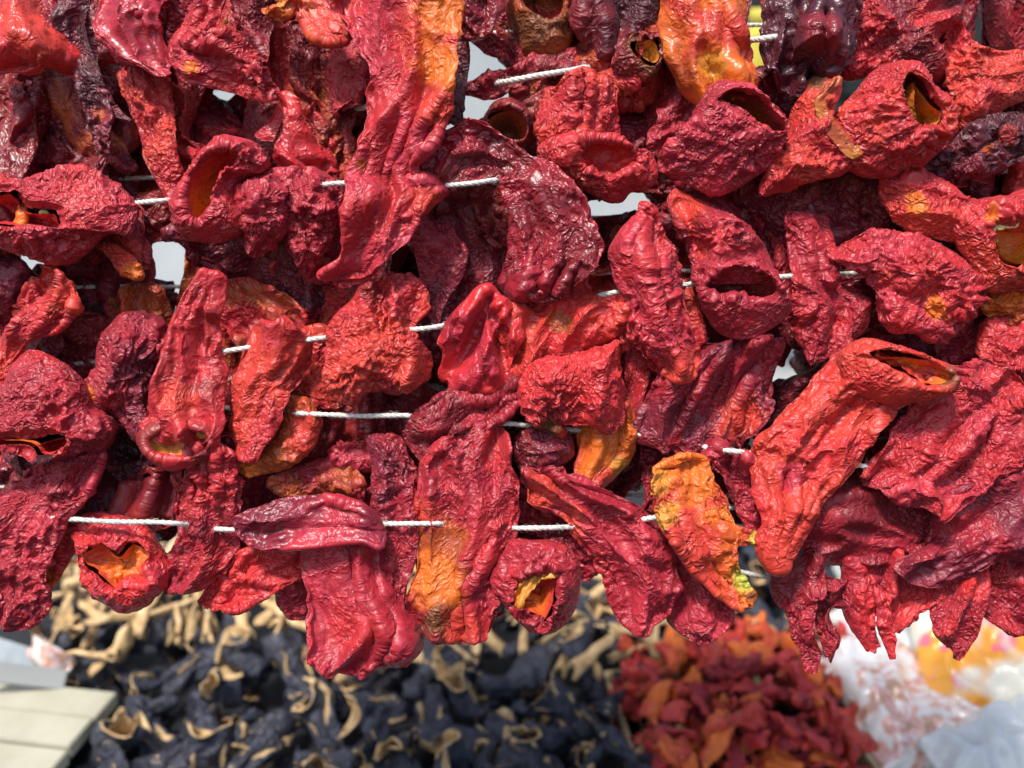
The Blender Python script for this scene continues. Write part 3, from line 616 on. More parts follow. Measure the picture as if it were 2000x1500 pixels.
pepper('rose crimson pepper with a crescent shaped opening along its upper rim',
  [('c', pl('1283 302/1340 262/1378 203/1400 175/1440 167/1472 180/1513 225/1539 260/1542 285/1537 326/1490 340/1405 376/1340 364/1290 347'), pl('1394 207/1416 190/1460 200/1500 235/1516 257/1490 254/1440 224'), dict(H=.015, tilt=(0, .0)))], 'rose', 'crim', d=-.3, amp=1.35, inner=('dkred', 'dorg'))
pepper('dark red pepper in shade with burnt ragged top beside the crescent mouthed one',
  [('r', rb('1335 150 1408 148/1300 200 1398 200/1272 250 1372 255/1262 295 1320 298'), {})], 'dcrim', 'crim', d=1.2, blobs=[(1370, 150, 40, 'purp')])
pepper('torn purple black pepper with ragged holes beside the round yellow mouthed one',
  [('p', pl('1768 345/1840 292/1900 247/1990 210/2050 225/2010 300/1965 330/1900 352/1850 378/1800 390'), dict(H=.010, grooves=[(1800, 350, 1990, 235, 4, 4), (1930, 270, 1980, 300, 4, 4)]))], 'purp', 'plum', d=.5, amp=1.6, blobs=[(1965, 262, 22, 'dkred'), (1925, 292, 10, 'dorg')])
pepper('red pepper with a rolled lobe and a wide yellow mouth full of pale seeds',
  [('p', pl('1735 350/1760 322/1795 340/1812 375/1850 392/1930 385/2040 370/2040 440/1900 450/1870 478/1820 468/1770 452/1745 420'), dict(H=.013, dd=.4)),
   ('c', pl('1876 425/1930 398/2050 400/2050 565/1985 578/1935 570/1903 530/1878 480'), pl('1926 447/1960 432/2035 427/2035 512/1962 518/1932 495'), dict(H=.010, deep=.020, dd=-.3))], 'red', 'orr', d=-.3, amp=1.3, inner=('yel', 'org'),
  blobs=[(1790, 400, 25, 'org'), (1935, 425, 16, 'org')], seeds=[(1938, 447, -.9), (1950, 443, -.9), (1966, 440, -.9), (1980, 436, -.9), (1928, 475, -.8)])
pepper('broad flat wrinkled red pepper with an orange thin spot near its lower rim',
  [('p', pl('1628 492/1690 454/1760 448/1830 478/1890 520/1928 570/1902 622/1862 652/1820 661/1790 642/1740 642/1715 612/1698 562/1650 520'), dict(H=.013, grooves=[(1700, 480, 1760, 600, 4, 5), (1800, 600, 1822, 560, 3, 3)]))], 'red', 'rose', d=-.2, amp=1.5, blobs=[(1822, 600, 26, 'org'), (1730, 540, 20, 'orr')])
pepper('dull crimson folded pepper overlapping the edge of the broad flat red one',
  [('r', rb('1538 415 1622 425/1543 490 1632 498/1544 550 1655 550/1550 595 1716 585/1552 632 1695 625/1580 695 1662 685'), dict(flat=.5, grooves=[(-.1, .8, .2, 0), (.5, .7, .2, 2)]))], 'crim', 'red', d=.5, amp=1.1)
pepper('crimson pepper with a wide lip like opening and a short slit above it',
  [('p', pl('1303 402/1320 368/1346 372/1382 386/1422 400/1462 440/1492 482/1516 535/1490 560/1380 560/1352 555/1348 500/1324 460'), dict(H=.012, dd=.2, grooves=[(1330, 400, 1372, 500, 7, 3), (1395, 420, 1440, 500, 3, 4)])),
   ('c', pl('1352 520/1400 502/1460 500/1512 530/1518 570/1547 602/1520 642/1470 669/1420 661/1385 632/1368 585'), pl('1368 562/1402 534/1452 528/1500 546/1510 572/1480 582/1430 574/1390 578'), dict(H=.009, dd=-.2))], 'crim', 'rose', d=-.5, amp=1.1, inner=('dkred', 'dkred'), blobs=[(1340, 400, 50, 'orr'), (1375, 485, 16, 'org'), (1390, 470, 40, 'red')])
pepper('long crimson tongue shaped pepper with a thin pointed top and orange lower edge',
  [('r', rb('1258 402 1274 402/1235 440 1297 440/1198 490 1316 480/1210 550 1326 540/1224 612 1336 600/1244 672 1352 650/1274 716 1370 700/1308 738 1352 730'), dict(flat=.42, grooves=[(.15, .9, .12, 0), (-.4, .5, .15, 2)]))], 'rose', 'red', d=-.9, amp=1.1, blobs=[(1340, 725, 50, 'orr')])
pepper('narrow orange red pepper just behind the long tongue shaped one',
  [('r', rb('1305 560 1356 556/1318 610 1372 610/1334 662 1374 652/1345 692 1364 687'), {})], 'orr', 'red', d=.2)
pepper('glossy bright red pepper with deep sharp pleats between two string gaps',
  [('p', pl('850 668/867 630/902 598/947 562/978 584/1002 603/1022 650/1002 692/987 742/960 765/912 759/880 753/860 727/863 692'), dict(H=.010, ang=1.1, grooves=[(955, 585, 900, 715, 9, 2.6), (965, 620, 990, 720, 8, 2.6), (890, 640, 880, 740, 5, 2.6), (930, 690, 950, 750, 4, 2.4)]))], 'bright', 'rose', d=-.5, amp=0.7, gloss=True, aniso=1.7, blobs=[(880, 640, 40, 'crim')])
pepper('thin skinned scarlet pepper crumpled into diagonal folds beside the glossy pleated one',
  [('p', pl('982 595/1035 588/1063 550/1087 536/1130 539/1148 560/1175 580/1226 608/1236 640/1196 667/1140 685/1105 692/1063 700/1028 724/1007 740/993 726/972 676'), dict(H=.012, ang=1.0, grooves=[(1130, 560, 1060, 680, 6, 4), (1180, 600, 1110, 680, 4, 3), (1050, 600, 1010, 700, 6, 4)]))], 'bright', 'orr', d=-.2, amp=0.8, aniso=1.6, blobs=[(1030, 650, 40, 'orr'), (1090, 630, 24, 'dorg')])
pepper('broad scarlet pepper spread like a fan with a brown torn hollow under its rim',
  [('p', pl('1024 725/1063 699/1140 687/1196 662/1226 655/1212 711/1226 777/1226 823/1196 852/1168 841/1140 830/1070 834/1035 821/1016 785'), dict(H=.011, ang=1.4, grooves=[(1110, 700, 1125, 800, 3, 7)])),
   ('p', pl('1040 815/1070 828/1100 838/1095 852/1070 845/1045 832'), dict(H=.004, dd=.3))], 'bright', 'red', d=-.8, amp=1.4, blobs=[(1072, 843, 26, 'brn'), (1130, 770, 40, 'bright')])
pepper('orange pepper narrowing to a yellow pale stalk end below the fan shaped scarlet one',
  [('r', rb('1140 800 1242 790/1134 850 1241 850/1128 900 1233 890/1118 942 1202 922/1112 976 1166 957/1108 1002 1152 1002'), dict(flat=.4, grooves=[(-.2, .8, .16, 0), (.35, .7, .14, 2)]))], 'org', 'orr', d=.2, amp=0.75, aniso=2.2, blobs=[(1135, 985, 28, 'yel'), (1215, 910, 24, 'yel')])
pepper('crimson strip of pepper hanging beside the orange pale ended one',
  [('r', rb('1222 690 1268 680/1220 760 1264 740/1224 822 1252 812/1226 862 1246 854'), {})], 'crim', 'red', d=.6)
pepper('small plum coloured pepper end with a pale torn spot',
  [('p', pl('1012 880/1020 850/1060 841/1106 850/1114 885/1090 906/1050 917/1021 913'), dict(H=.011))], 'dcrim', 'plum', d=.3, amp=1.2)
pepper('wide orange red pepper notched at its side where the string enters',
  [('p', pl('636 735/642 700/652 642/690 592/705 556/742 535/792 525/826 560/834 600/808 642/831 680/829 737/790 769/740 773/716 771/700 791/670 786/642 762'), dict(H=.013, ang=1.2, center=(740, 680), grooves=[(745, 570, 752, 640, 6, 4), (752, 640, 800, 645, 4, 4), (760, 560, 810, 600, 3, 6)]))], 'orr', 'red', d=-.6, amp=1.3, blobs=[(795, 575, 50, 'red'), (720, 560, 30, 'dkred')])
pepper('crimson leaf shaped pepper with a pale brown torn hole in its side',
  [('r', rb('786 838 798 868/800 815 830 902/840 790 872 905/890 766 912 862/940 756 962 832/990 738 1008 790/1015 734 1024 748'), dict(flat=.42, grooves=[(0, .95, .16, 0), (.5, .4, .15, 1)]))], 'crim', 'dcrim', d=-.2, amp=1.1, aniso=1.8)
pepper('pleated dark crimson pepper with deep upright folds and a redder lower corner',
  [('r', rb('1298 728 1532 668/1280 752 1522 702/1265 800 1507 762/1252 850 1502 812/1268 872 1477 862/1330 889 1412 898'), dict(flat=.3, grooves=[(-.55, .8, .09, 0), (-.2, .95, .08, 1), (.1, .95, .08, 2), (.4, .9, .09, .5), (.7, .6, .1, 3)]))], 'crim', 'plum', d=.1, amp=1.0, aniso=1.6, blobs=[(1450, 820, 50, 'orr')])
pepper('large orange red pepper stretched diagonally, its mouth edged with orange flesh',
  [('r', rb('1690 668 1800 760/1630 706 1764 790/1570 775 1728 832/1502 848 1692 886/1478 900 1642 946/1485 960 1606 988/1498 1022 1572 1038/1494 1076 1542 1084/1514 1106 1530 1108'), dict(flat=.4, grooves=[(-.3, .6, .09, 0), (.0, .8, .08, 2), (.3, .8, .09, 4), (.6, .5, .09, 1)])),
   ('c', pl('1640 692/1690 655/1740 658/1820 690/1858 725/1852 766/1792 783/1745 788/1700 775/1660 750'), pl('1692 690/1740 692/1800 708/1843 736/1834 750/1800 756/1768 742/1730 712'), dict(H=.010, deep=.008, dd=-.35))], 'orr', 'bright', d=-1.2, amp=0.85, aniso=2.0, mix=-.1, inner=('org', 'orr'), blobs=[(1845, 735, 22, 'brn'), (1700, 980, 60, 'red'), (1545, 930, 30, 'rose')])
pepper('rose red pepper with three broad rounded pleats running lengthwise',
  [('r', rb('1695 928 1832 1002/1730 870 1882 972/1790 800 1947 932/1850 730 2002 872/1900 708 2040 800'), dict(flat=.4, grooves=[(-.25, 1.0, .13, 0), (.3, 1.0, .13, 1.5)]))], 'red', 'rose', d=-.8, amp=1.2)
pepper('satin plum crimson pepper with a frilled lower rim at the end of the lowest row',
  [('p', pl('1835 988/1900 930/2050 885/2050 1080/1960 1102/1900 1132/1850 1152/1800 1147/1756 1120/1770 1092/1830 1052'), dict(H=.012, ang=.6, grooves=[(1850, 1060, 2000, 950, 4, 5), (1800, 1120, 1960, 1080, 3, 4)]))], 'plum', 'crim', d=-.7, amp=0.7, aniso=1.8, gloss=False)
pepper('dark crimson pepper lying level, its hem pleated, beside the satin plum frilled one',
  [('r', rb('1548 1030 1558 1062/1592 975 1600 1090/1660 948 1660 1103/1740 955 1735 1100/1795 985 1790 1085/1840 1000 1828 1050'), dict(flat=.36))], 'crim', 'dcrim', d=.1, amp=0.75, aniso=1.7)
pepper('orange pepper with yellow green forked tips hanging from the lowest string',
  [('r', rb('1278 918 1382 902/1268 960 1410 955/1285 1005 1430 1000/1310 1050 1440 1040/1345 1100 1438 1085/1390 1150 1452 1125/1440 1184 1474 1166'), dict(flat=.32)),
   ('r', rb('1415 1010 1425 1070/1455 1032 1455 1064/1484 1042 1490 1066'), dict(flat=.4))], 'orr', 'org', d=-.8, amp=.95, blobs=[(1485, 1055, 28, 'grn'), (1456, 1130, 26, 'grn'), (1468, 1165, 12, 'brn'), (1300, 1005, 30, 'yel'), (1285, 940, 30, 'yel'), (1360, 930, 60, 'org')])
pepper('crimson pepper half hidden behind the yellow green tipped orange one',
  [('r', rb('1385 900 1482 890/1418 950 1502 948/1442 1005 1505 1015/1490 1060 1525 1085'), {})], 'crim', 'rose', d=.6)
pepper('crimson pepper with an orange red folded edge, tapering to a pleated foot',
  [('r', rb('1018 922 1110 925/1040 980 1192 960/1100 1022 1252 1000/1150 1082 1302 1070/1185 1150 1327 1150/1214 1216 1302 1206/1240 1240 1266 1238'), dict(flat=.4, grooves=[(-.55, .8, .12, 0), (.1, .5, .2, 2)]))], 'crim', 'rose', d=-.3, amp=0.85, blobs=[(1060, 965, 45, 'orr'), (1110, 1025, 40, 'orr'), (1165, 1100, 30, 'red')])
pepper('crimson pepper with a notched double foot behind the yellow green tipped orange one',
  [('r', rb('1308 1030 1382 1050/1314 1100 1388 1110/1314 1170 1426 1185/1320 1226 1408 1230/1345 1251 1380 1255'), {})], 'crim', 'rose', d=.5)
pepper('round red pepper seen end on with a star shaped torn hole edged yellow',
  [('c', pl('962 1115/975 1077/993 1045/1028 1046/1087 1064/1116 1090/1125 1132/1116 1186/1080 1228/1038 1231/1016 1214/992 1186/965 1150'), pl('1030 1124/1052 1116/1084 1108/1086 1135/1064 1204/1040 1192/1008 1182/1009 1160'), dict(H=.013, deep=.012))], 'crim', 'red', d=-.4, amp=1.35, inner=('orr', 'org'),
  strips=[(rb('1006 1158 1012 1184/1030 1122 1040 1152/1058 1112 1062 1130/1084 1100 1088 1126'), 'yel', 'org', -1.0, dict(flat=.3))])
pepper('crimson pepper with orange flank and brown torn hem beside the star holed round one',
  [('r', rb('850 868 986 862/828 910 997 905/825 970 1008 960/819 1030 1002 1030/808 1100 982 1086/795 1170 967 1142/797 1210 972 1188/832 1240 945 1232'), dict(flat=.36, grooves=[(-.1, .7, .12, 0), (.45, .7, .12, 2)]))], 'red', 'crim', d=-.5, amp=0.9, aniso=1.6, blobs=[(850, 1080, 70, 'dorg'), (855, 1140, 60, 'org'), (830, 1000, 30, 'orr'), (860, 1215, 35, 'brn'), (900, 1225, 40, 'orr')])
pepper('satin plum crimson pepper lying level over the biggest hanging crimson one',
  [('r', rb('458 1008 462 1042/520 984 500 1066/600 972 590 1062/680 982 700 1052/728 1000 742 1062'), dict(flat=.4, grooves=[(.2, .8, .14, 0), (-.4, .5, .14, 2)]))], 'plum', 'rose', d=-.9, amp=0.65, gloss=True, aniso=2.0)
pepper('biggest hanging crimson pepper, smooth upper side and blunt wrinkled foot',
  [('r', rb('584 1040 738 1030/590 1100 754 1100/603 1160 768 1170/615 1220 802 1225/608 1275 803 1275/618 1304 772 1309/670 1318 730 1320'), dict(flat=.4, grooves=[(.1, .7, .14, 0), (.55, .8, .1, 1), (-.5, .3, .2, 2)]))], 'rose', 'crim', d=-.6, amp=0.7, aniso=1.6, blobs=[(690, 1220, 60, 'red')])
pepper('narrow upright crimson pepper squeezed beside the biggest hanging crimson one',
  [('r', rb('722 865 790 862/733 930 818 930/735 1000 822 1000/740 1080 817 1080/754 1150 797 1160/765 1214 786 1216'), dict(flat=.5))], 'crim', 'plum', d=-.1, amp=1.2, aniso=1.6)
pepper('crimson pepper with a drooping mouth rimmed dark brown, at the end of a middle string',
  [('c', pl('-60 800/10 745/60 690/110 700/150 740/168 800/207 824/207 856/176 887/132 901/95 909/65 892/5 874/-60 870'), pl('5 852/70 860/130 850/152 852/136 880/102 890/80 874/28 868'), dict(H=.014, deep=.014))], 'crim', 'red', d=-.5, amp=1.4, inner=('bright', 'org'), blobs=[(85, 888, 24, 'purp')])
pepper('long orange red pepper with a broad wrinkled shoulder narrowing downward',
  [('r', rb('56 534 112 520/44 560 138 558/18 600 156 597/-3 640 118 642/-15 690 56 682/-20 735 36 726/-20 772 16 762'), dict(flat=.45))], 'orr', 'red', d=-.1, amp=1.3)
pepper('dark crimson leaf like pepper with a small yellow split at its left point',
  [('p', pl('158 768/188 690/230 622/282 622/312 640/317 682/297 752/302 802/292 852/265 860/240 832/200 792'), dict(H=.011, ang=1.3, grooves=[(200, 770, 290, 720, 4, 5), (220, 800, 290, 790, 3, 4)]))], 'crim', 'plum', d=.1, amp=1.2, blobs=[(172, 770, 16, 'org')])
pepper('slender red pepper, its orange yellow mouth facing out below a long narrow neck',
  [('r', rb('398 530 440 544/366 580 432 590/350 620 422 640/336 660 422 680/320 720 426 730/302 780 431 782/286 828 431 830/285 850 425 850'), dict(flat=.45, grooves=[(.05, .95, .13, 0), (-.5, .4, .15, 1)])),
   ('c', pl('274 852/300 826/360 818/415 830/430 862/420 890/380 902/330 910/293 886'), pl('292 864/328 838/392 840/414 866/378 892/314 890'), dict(H=.0035, deep=.005, dd=-.3))], 'red', 'dkred', d=-.6, amp=0.7, aniso=1.6, inner=('yel', 'org'), blobs=[(395, 880, 25, 'plum'), (340, 780, 40, 'orr')])
pepper('flat orange red leaf shaped pepper with thin yellow edges beside a gap of bare string',
  [('r', rb('482 650 586 638/468 682 592 675/455 730 580 730/447 782 562 780/440 842 536 840/456 893 500 897'), dict(flat=.26, grooves=[(-.2, .8, .14, 0), (.4, .5, .16, 2)]))], 'red', 'orr', d=-.7, amp=0.8, blobs=[(465, 740, 30, 'orr')])
pepper('brownish orange pointed pepper under the flat leaf shaped one',
  [('r', rb('572 765 634 822/540 818 602 872/498 868 548 906/464 914 490 924'), dict(flat=.3))], 'dorg', 'orr', d=.4, amp=.8, blobs=[(485, 910, 30, 'org')])
pepper('orange red pepper half hidden behind the bare string gap',
  [('r', rb('588 655 640 645/578 710 652 705/574 755 648 768/600 790 662 792'), {})], 'orr', 'red', d=.9)
pepper('crimson pepper twisted upright above the torn open one',
  [('r', rb('345 898 450 878/340 950 467 940/335 1000 472 1000/338 1050 467 1050/310 1100 457 1098/302 1140 402 1150'), dict(flat=.45))], 'crim', 'red', d=.0, amp=1.3)
pepper('rose crimson pepper drooping beyond the lowest string start, blunt at the foot',
  [('r', rb('30 930 188 900/10 970 166 960/-15 1020 122 1020/-25 1080 101 1080/-35 1140 86 1140/-30 1195 92 1190/-10 1218 62 1222'), dict(flat=.42))], 'crim', 'rose', d=-.6, amp=1.25)
pepper('thin orange red sliver of pepper beside the blunt footed rose crimson one',
  [('r', rb('100 1030 152 1040/90 1090 132 1090/80 1140 106 1145/84 1156 95 1157'), {})], 'bright', 'orr', d=.5, blobs=[(90, 1135, 25, 'org')])
pepper('torn open red pepper spilling orange flesh over dried tan strips',
  [('c', pl('148 1035/200 1005/280 1030/312 1080/322 1130/290 1168/240 1192/200 1168/163 1130'), pl('176 1088/212 1062/240 1082/264 1060/302 1078/290 1104/306 1132/256 1128/236 1148/206 1120'), dict(H=.008, deep=.008))], 'bright', 'rose', d=.1, amp=1.3, inner=('orr', 'org'))
pepper('smooth dark red pepper in the gap above the torn open one',
  [('r', rb('240 930 334 925/225 980 334 980/213 1022 328 1026'), dict(flat=.3))], 'dkred', 'dcrim', d=.9, amp=.4)
pepper('bright red leaf like pepper hanging level over the tan strips',
  [('r', rb('390 1166 398 1182/420 1120 430 1188/480 1075 490 1178/540 1066 560 1142/602 1055 612 1120'), dict(flat=.35))], 'bright', 'red', d=.5, amp=1.0)
pepper('small crimson pepper foot hanging behind the bright red leaf like one',
  [('r', rb('518 1100 604 1090/534 1160 603 1150/556 1208 596 1208'), {})], 'rose', 'crim', d=1.2)
pepper('dark crimson pepper splitting into two curled fingers over the pile of loose peppers',
  [('r', rb('1520 1100 1610 1085/1514 1160 1612 1150/1540 1202 1600 1182/1546 1240 1592 1230/1560 1280 1607 1275/1575 1316 1598 1313'), dict(flat=.5)),
   ('r', rb('1572 1140 1655 1130/1578 1172 1656 1188/1592 1212 1624 1202/1604 1250 1642 1250/1614 1286 1632 1286'), dict(flat=.5, dd=.3))], 'crim', 'dcrim', d=.2, amp=1.1, aniso=1.6)
pepper('scarlet and crimson pepper ending in two thin prongs beside the two fingered one',
  [('r', rb('1655 1090 1735 1095/1656 1170 1722 1168/1670 1230 1712 1220/1694 1272 1722 1266'), dict(flat=.45)),
   ('r', rb('1712 1150 1745 1160/1717 1220 1746 1220/1730 1260 1749 1260/1738 1290 1750 1287'), dict(flat=.6, dd=-.3)), ('r', rb('1718 1090 1835 1085/1728 1170 1832 1160/1744 1232 1790 1202'), dict(flat=.3, dd=.4))], 'crim', 'bright', d=.2, amp=1.0, aniso=1.6, blobs=[(1780, 1190, 40, 'bright')])
pepper('dark red pepper with a rolled foot hanging under the satin plum one',
  [('r', rb('1826 1120 1925 1105/1819 1190 1917 1180/1830 1240 1910 1236/1858 1271 1902 1266/1862 1289 1886 1288'), dict(flat=.5)),
   ('r', rb('1912 1115 2050 1085/1910 1165 2050 1180/1930 1206 2050 1240'), dict(flat=.35, dd=.2))], 'crim', 'red', d=-.1, amp=1.1, aniso=1.6, blobs=[(1900, 1130, 40, 'bright')])
pepper('glossy purple crimson pepper end beside the bright orange top of the longest one',
  [('r', rb('880 -40 988 -40/890 28 976 18/905 66 958 58'), {})], 'dcrim', 'plum', d=.6, amp=1.0, gloss=True)
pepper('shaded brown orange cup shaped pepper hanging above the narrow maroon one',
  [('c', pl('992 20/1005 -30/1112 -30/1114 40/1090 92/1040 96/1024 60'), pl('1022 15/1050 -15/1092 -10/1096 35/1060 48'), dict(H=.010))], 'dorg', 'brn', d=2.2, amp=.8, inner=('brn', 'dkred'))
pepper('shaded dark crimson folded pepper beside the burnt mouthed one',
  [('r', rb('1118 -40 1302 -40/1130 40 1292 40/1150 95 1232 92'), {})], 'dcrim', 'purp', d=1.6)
pepper('brown orange wrinkled pepper scrap beside the seed filled mouth',
  [('p', pl('1924 592/1950 570/2050 535/2050 645/1980 642/1940 617'), dict(H=.009))], 'dorg', 'org', d=.1, amp=1.2)
pepper('crumpled red pepper below the brown orange scrap',
  [('p', pl('1918 642/1960 620/2050 640/2050 785/1980 782/1932 742'), dict(H=.012))], 'red', 'orr', d=.5, amp=1.5)
pepper('plum purple pepper end above the broad shouldered orange red one',
  [('p', pl('-40 505/40 513/56 540/22 592/-40 605'), dict(H=.010))], 'plum', 'purp', d=.7, amp=.9)
pepper('orange flushed pepper between the narrow upright crimson and satin plum ones',
  [('r', rb('535 930 556 975/620 902 640 975/695 915 705 980'), {})], 'dorg', 'crim', d=.8)
pepper('pinkish crimson pepper tip above the narrow upright one',
  [('r', rb('642 880 650 902/690 862 700 918/738 866 746 922'), {})], 'rose', 'crim', d=1.2)
pepper('red pepper behind the star holed round one',
  [('r', rb('1100 1055 1172 1045/1108 1100 1178 1100/1120 1134 1152 1134'), {})], 'rose', 'bright', d=1.0)

# peppers that fill the depth just behind the front ones
def behind(label, ribs, c, c2, d, **k): return pepper(label, [('r', rb(ribs), dict(res=.0012))], c, c2, d=d, **k)
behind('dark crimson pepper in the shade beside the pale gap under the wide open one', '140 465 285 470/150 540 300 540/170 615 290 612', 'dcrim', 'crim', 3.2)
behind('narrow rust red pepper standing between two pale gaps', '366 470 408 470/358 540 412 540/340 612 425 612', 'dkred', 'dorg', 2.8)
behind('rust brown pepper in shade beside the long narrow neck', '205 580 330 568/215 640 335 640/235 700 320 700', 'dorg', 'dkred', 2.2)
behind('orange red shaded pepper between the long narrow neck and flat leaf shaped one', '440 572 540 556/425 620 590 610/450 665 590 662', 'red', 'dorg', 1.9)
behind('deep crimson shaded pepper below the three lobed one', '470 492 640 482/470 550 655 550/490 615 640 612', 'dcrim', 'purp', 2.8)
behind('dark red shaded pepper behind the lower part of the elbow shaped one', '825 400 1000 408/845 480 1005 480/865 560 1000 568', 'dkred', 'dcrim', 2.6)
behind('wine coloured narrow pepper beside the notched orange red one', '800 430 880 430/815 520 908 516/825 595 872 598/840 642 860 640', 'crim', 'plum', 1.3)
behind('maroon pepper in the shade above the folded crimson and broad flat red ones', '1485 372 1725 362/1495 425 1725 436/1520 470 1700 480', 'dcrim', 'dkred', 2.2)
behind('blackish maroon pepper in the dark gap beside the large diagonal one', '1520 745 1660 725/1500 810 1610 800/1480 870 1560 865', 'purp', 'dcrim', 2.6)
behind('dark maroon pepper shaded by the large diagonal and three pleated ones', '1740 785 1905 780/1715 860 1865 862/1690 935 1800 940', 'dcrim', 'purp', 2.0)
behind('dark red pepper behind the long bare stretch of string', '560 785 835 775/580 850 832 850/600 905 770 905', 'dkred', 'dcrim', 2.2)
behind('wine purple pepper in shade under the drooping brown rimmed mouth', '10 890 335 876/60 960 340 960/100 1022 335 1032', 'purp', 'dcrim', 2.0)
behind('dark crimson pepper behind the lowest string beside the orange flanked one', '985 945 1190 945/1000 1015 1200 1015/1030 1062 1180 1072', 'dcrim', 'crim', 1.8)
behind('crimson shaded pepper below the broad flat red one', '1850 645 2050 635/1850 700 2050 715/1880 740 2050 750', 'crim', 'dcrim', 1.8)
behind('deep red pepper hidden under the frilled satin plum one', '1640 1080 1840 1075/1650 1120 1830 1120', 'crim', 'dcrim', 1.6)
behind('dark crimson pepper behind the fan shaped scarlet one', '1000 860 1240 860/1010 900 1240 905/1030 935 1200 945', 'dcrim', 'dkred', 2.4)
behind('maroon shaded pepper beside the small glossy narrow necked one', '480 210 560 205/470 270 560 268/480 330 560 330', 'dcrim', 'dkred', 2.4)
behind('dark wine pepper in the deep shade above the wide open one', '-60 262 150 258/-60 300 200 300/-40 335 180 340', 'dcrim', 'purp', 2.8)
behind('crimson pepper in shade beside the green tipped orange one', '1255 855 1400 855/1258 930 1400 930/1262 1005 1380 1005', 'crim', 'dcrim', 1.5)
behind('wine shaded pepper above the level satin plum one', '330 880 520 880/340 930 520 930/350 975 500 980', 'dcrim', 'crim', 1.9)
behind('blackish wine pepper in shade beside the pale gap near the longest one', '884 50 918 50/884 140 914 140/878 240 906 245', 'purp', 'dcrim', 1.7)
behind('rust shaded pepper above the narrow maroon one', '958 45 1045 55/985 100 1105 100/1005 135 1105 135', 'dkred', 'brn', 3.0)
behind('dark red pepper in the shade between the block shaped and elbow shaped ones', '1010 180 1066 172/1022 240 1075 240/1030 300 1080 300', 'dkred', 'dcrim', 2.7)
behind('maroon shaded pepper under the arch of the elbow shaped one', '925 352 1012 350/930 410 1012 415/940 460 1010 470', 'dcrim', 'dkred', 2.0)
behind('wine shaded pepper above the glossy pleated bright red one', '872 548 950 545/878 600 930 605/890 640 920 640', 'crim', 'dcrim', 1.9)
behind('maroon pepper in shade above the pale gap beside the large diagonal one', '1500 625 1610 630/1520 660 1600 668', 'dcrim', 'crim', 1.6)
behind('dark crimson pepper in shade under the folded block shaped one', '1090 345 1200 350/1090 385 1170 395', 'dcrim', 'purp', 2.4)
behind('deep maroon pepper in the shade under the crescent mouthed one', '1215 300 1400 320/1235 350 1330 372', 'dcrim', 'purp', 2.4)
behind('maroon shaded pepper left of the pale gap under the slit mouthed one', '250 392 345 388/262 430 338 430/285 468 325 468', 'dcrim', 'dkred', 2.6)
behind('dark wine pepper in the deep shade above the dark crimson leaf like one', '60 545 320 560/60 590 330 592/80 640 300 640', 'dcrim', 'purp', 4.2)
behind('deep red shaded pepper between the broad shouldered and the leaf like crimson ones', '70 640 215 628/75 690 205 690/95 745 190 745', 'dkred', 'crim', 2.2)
# ------------------------------------------------------------------ strings
def strand(label, pts, r=0.00102, group='white strings threading the peppers'):
    """pts: (px, py, cm behind front plane); three plies twisted round each other"""
    P = np.array([px2cam(np.array([x, y], float), -dd * .01) for x, y, dd in pts])
    L = np.linalg.norm(np.diff(P, axis=0), axis=1).sum(); n = int(L / 0.0011); P = crom(P, n); P[:, 1] += .0006 * perlin(np.c_[np.linspace(0, L / .03, n), np.zeros(n) + pts[0][1] * .1, np.zeros(n)]); P = to_world(P)
    T = np.gradient(P, axis=0); T /= np.linalg.norm(T, axis=1)[:, None]
    N = np.cross(T, [0, 0, 1.0]); N /= np.linalg.norm(N, axis=1)[:, None]; B = np.cross(T, N)
    G = Geo(); a = np.linspace(0, L / 0.0075 * 2 * math.pi, n); a = a + 1.6 * perlin(np.c_[np.linspace(0, L / .02, n), np.zeros(n), np.zeros(n) + pts[0][1]]); base = P[n // 2]
    rg = np.random.default_rng(int(abs(pts[0][1]))); wob = 1 + .22 * perlin(np.c_[np.linspace(0, L / .006, n), np.zeros(n) + pts[0][1], np.zeros(n)])
    for k in range(3):
        ak = a + k * 2.0944; c = P + r * .33 * (N * np.cos(ak)[:, None] + B * np.sin(ak)[:, None])
        ph = np.linspace(0, 2 * math.pi, 7, endpoint=False)
        V = c[:, None] + (r * .74 * wob)[:, None, None] * (N[:, None] * np.cos(ph)[None, :, None] + B[:, None] * np.sin(ph)[None, :, None])
        G.grid(V - base, V - base)
    V, F, Q = G.arrays(); me = raw_mesh('string', V, F); me.materials.append(M_STRING)
    o = bpy.data.objects.new('string', me); col.objects.link(o); o.location = base
    # loose fibres standing off the yarn
    m = int(L / 0.00035); idx = rg.integers(1, n - 2, m); FV = []; FF = []
    for i in idx:
        th = rg.uniform(0, 6.283); u = N[i] * math.cos(th) + B[i] * math.sin(th)
        p0 = P[i] - base + u * r * .9; p1 = p0 + u * rg.uniform(.0003, .0012) + T[i] * rg.uniform(-.002, .002); p2 = p1 + T[i] * rg.uniform(-.002, .002) + u * rg.uniform(-.0004, .0006)
        w = np.cross(T[i], u) * .00007; b = len(FV)
        FV += [p0 - w, p0 + w, p1 - w, p1 + w, p2]; FF += [(b, b+1, b+3, b+2), (b+2, b+3, b+4)]
    simple_obj('loose_fibre', FV, FF, M_STRING, o)
    return tag(o, label, 'string', group)
strand('white string threading the slit mouthed crimson pepper', [(-120, 412, 1.6), (120, 405, 1.3), (235, 399, .6), (300, 394, -.3), (365, 388, .4), (480, 378, .9), (600, 366, .6), (668, 358, -.2), (800, 364, .3), (870, 362, -.5), (920, 358, -1.0), (975, 350, -.5), (1040, 342, 1.2), (1300, 330, 2.2), (1700, 340, 2.2), (2120, 330, 2.2)])
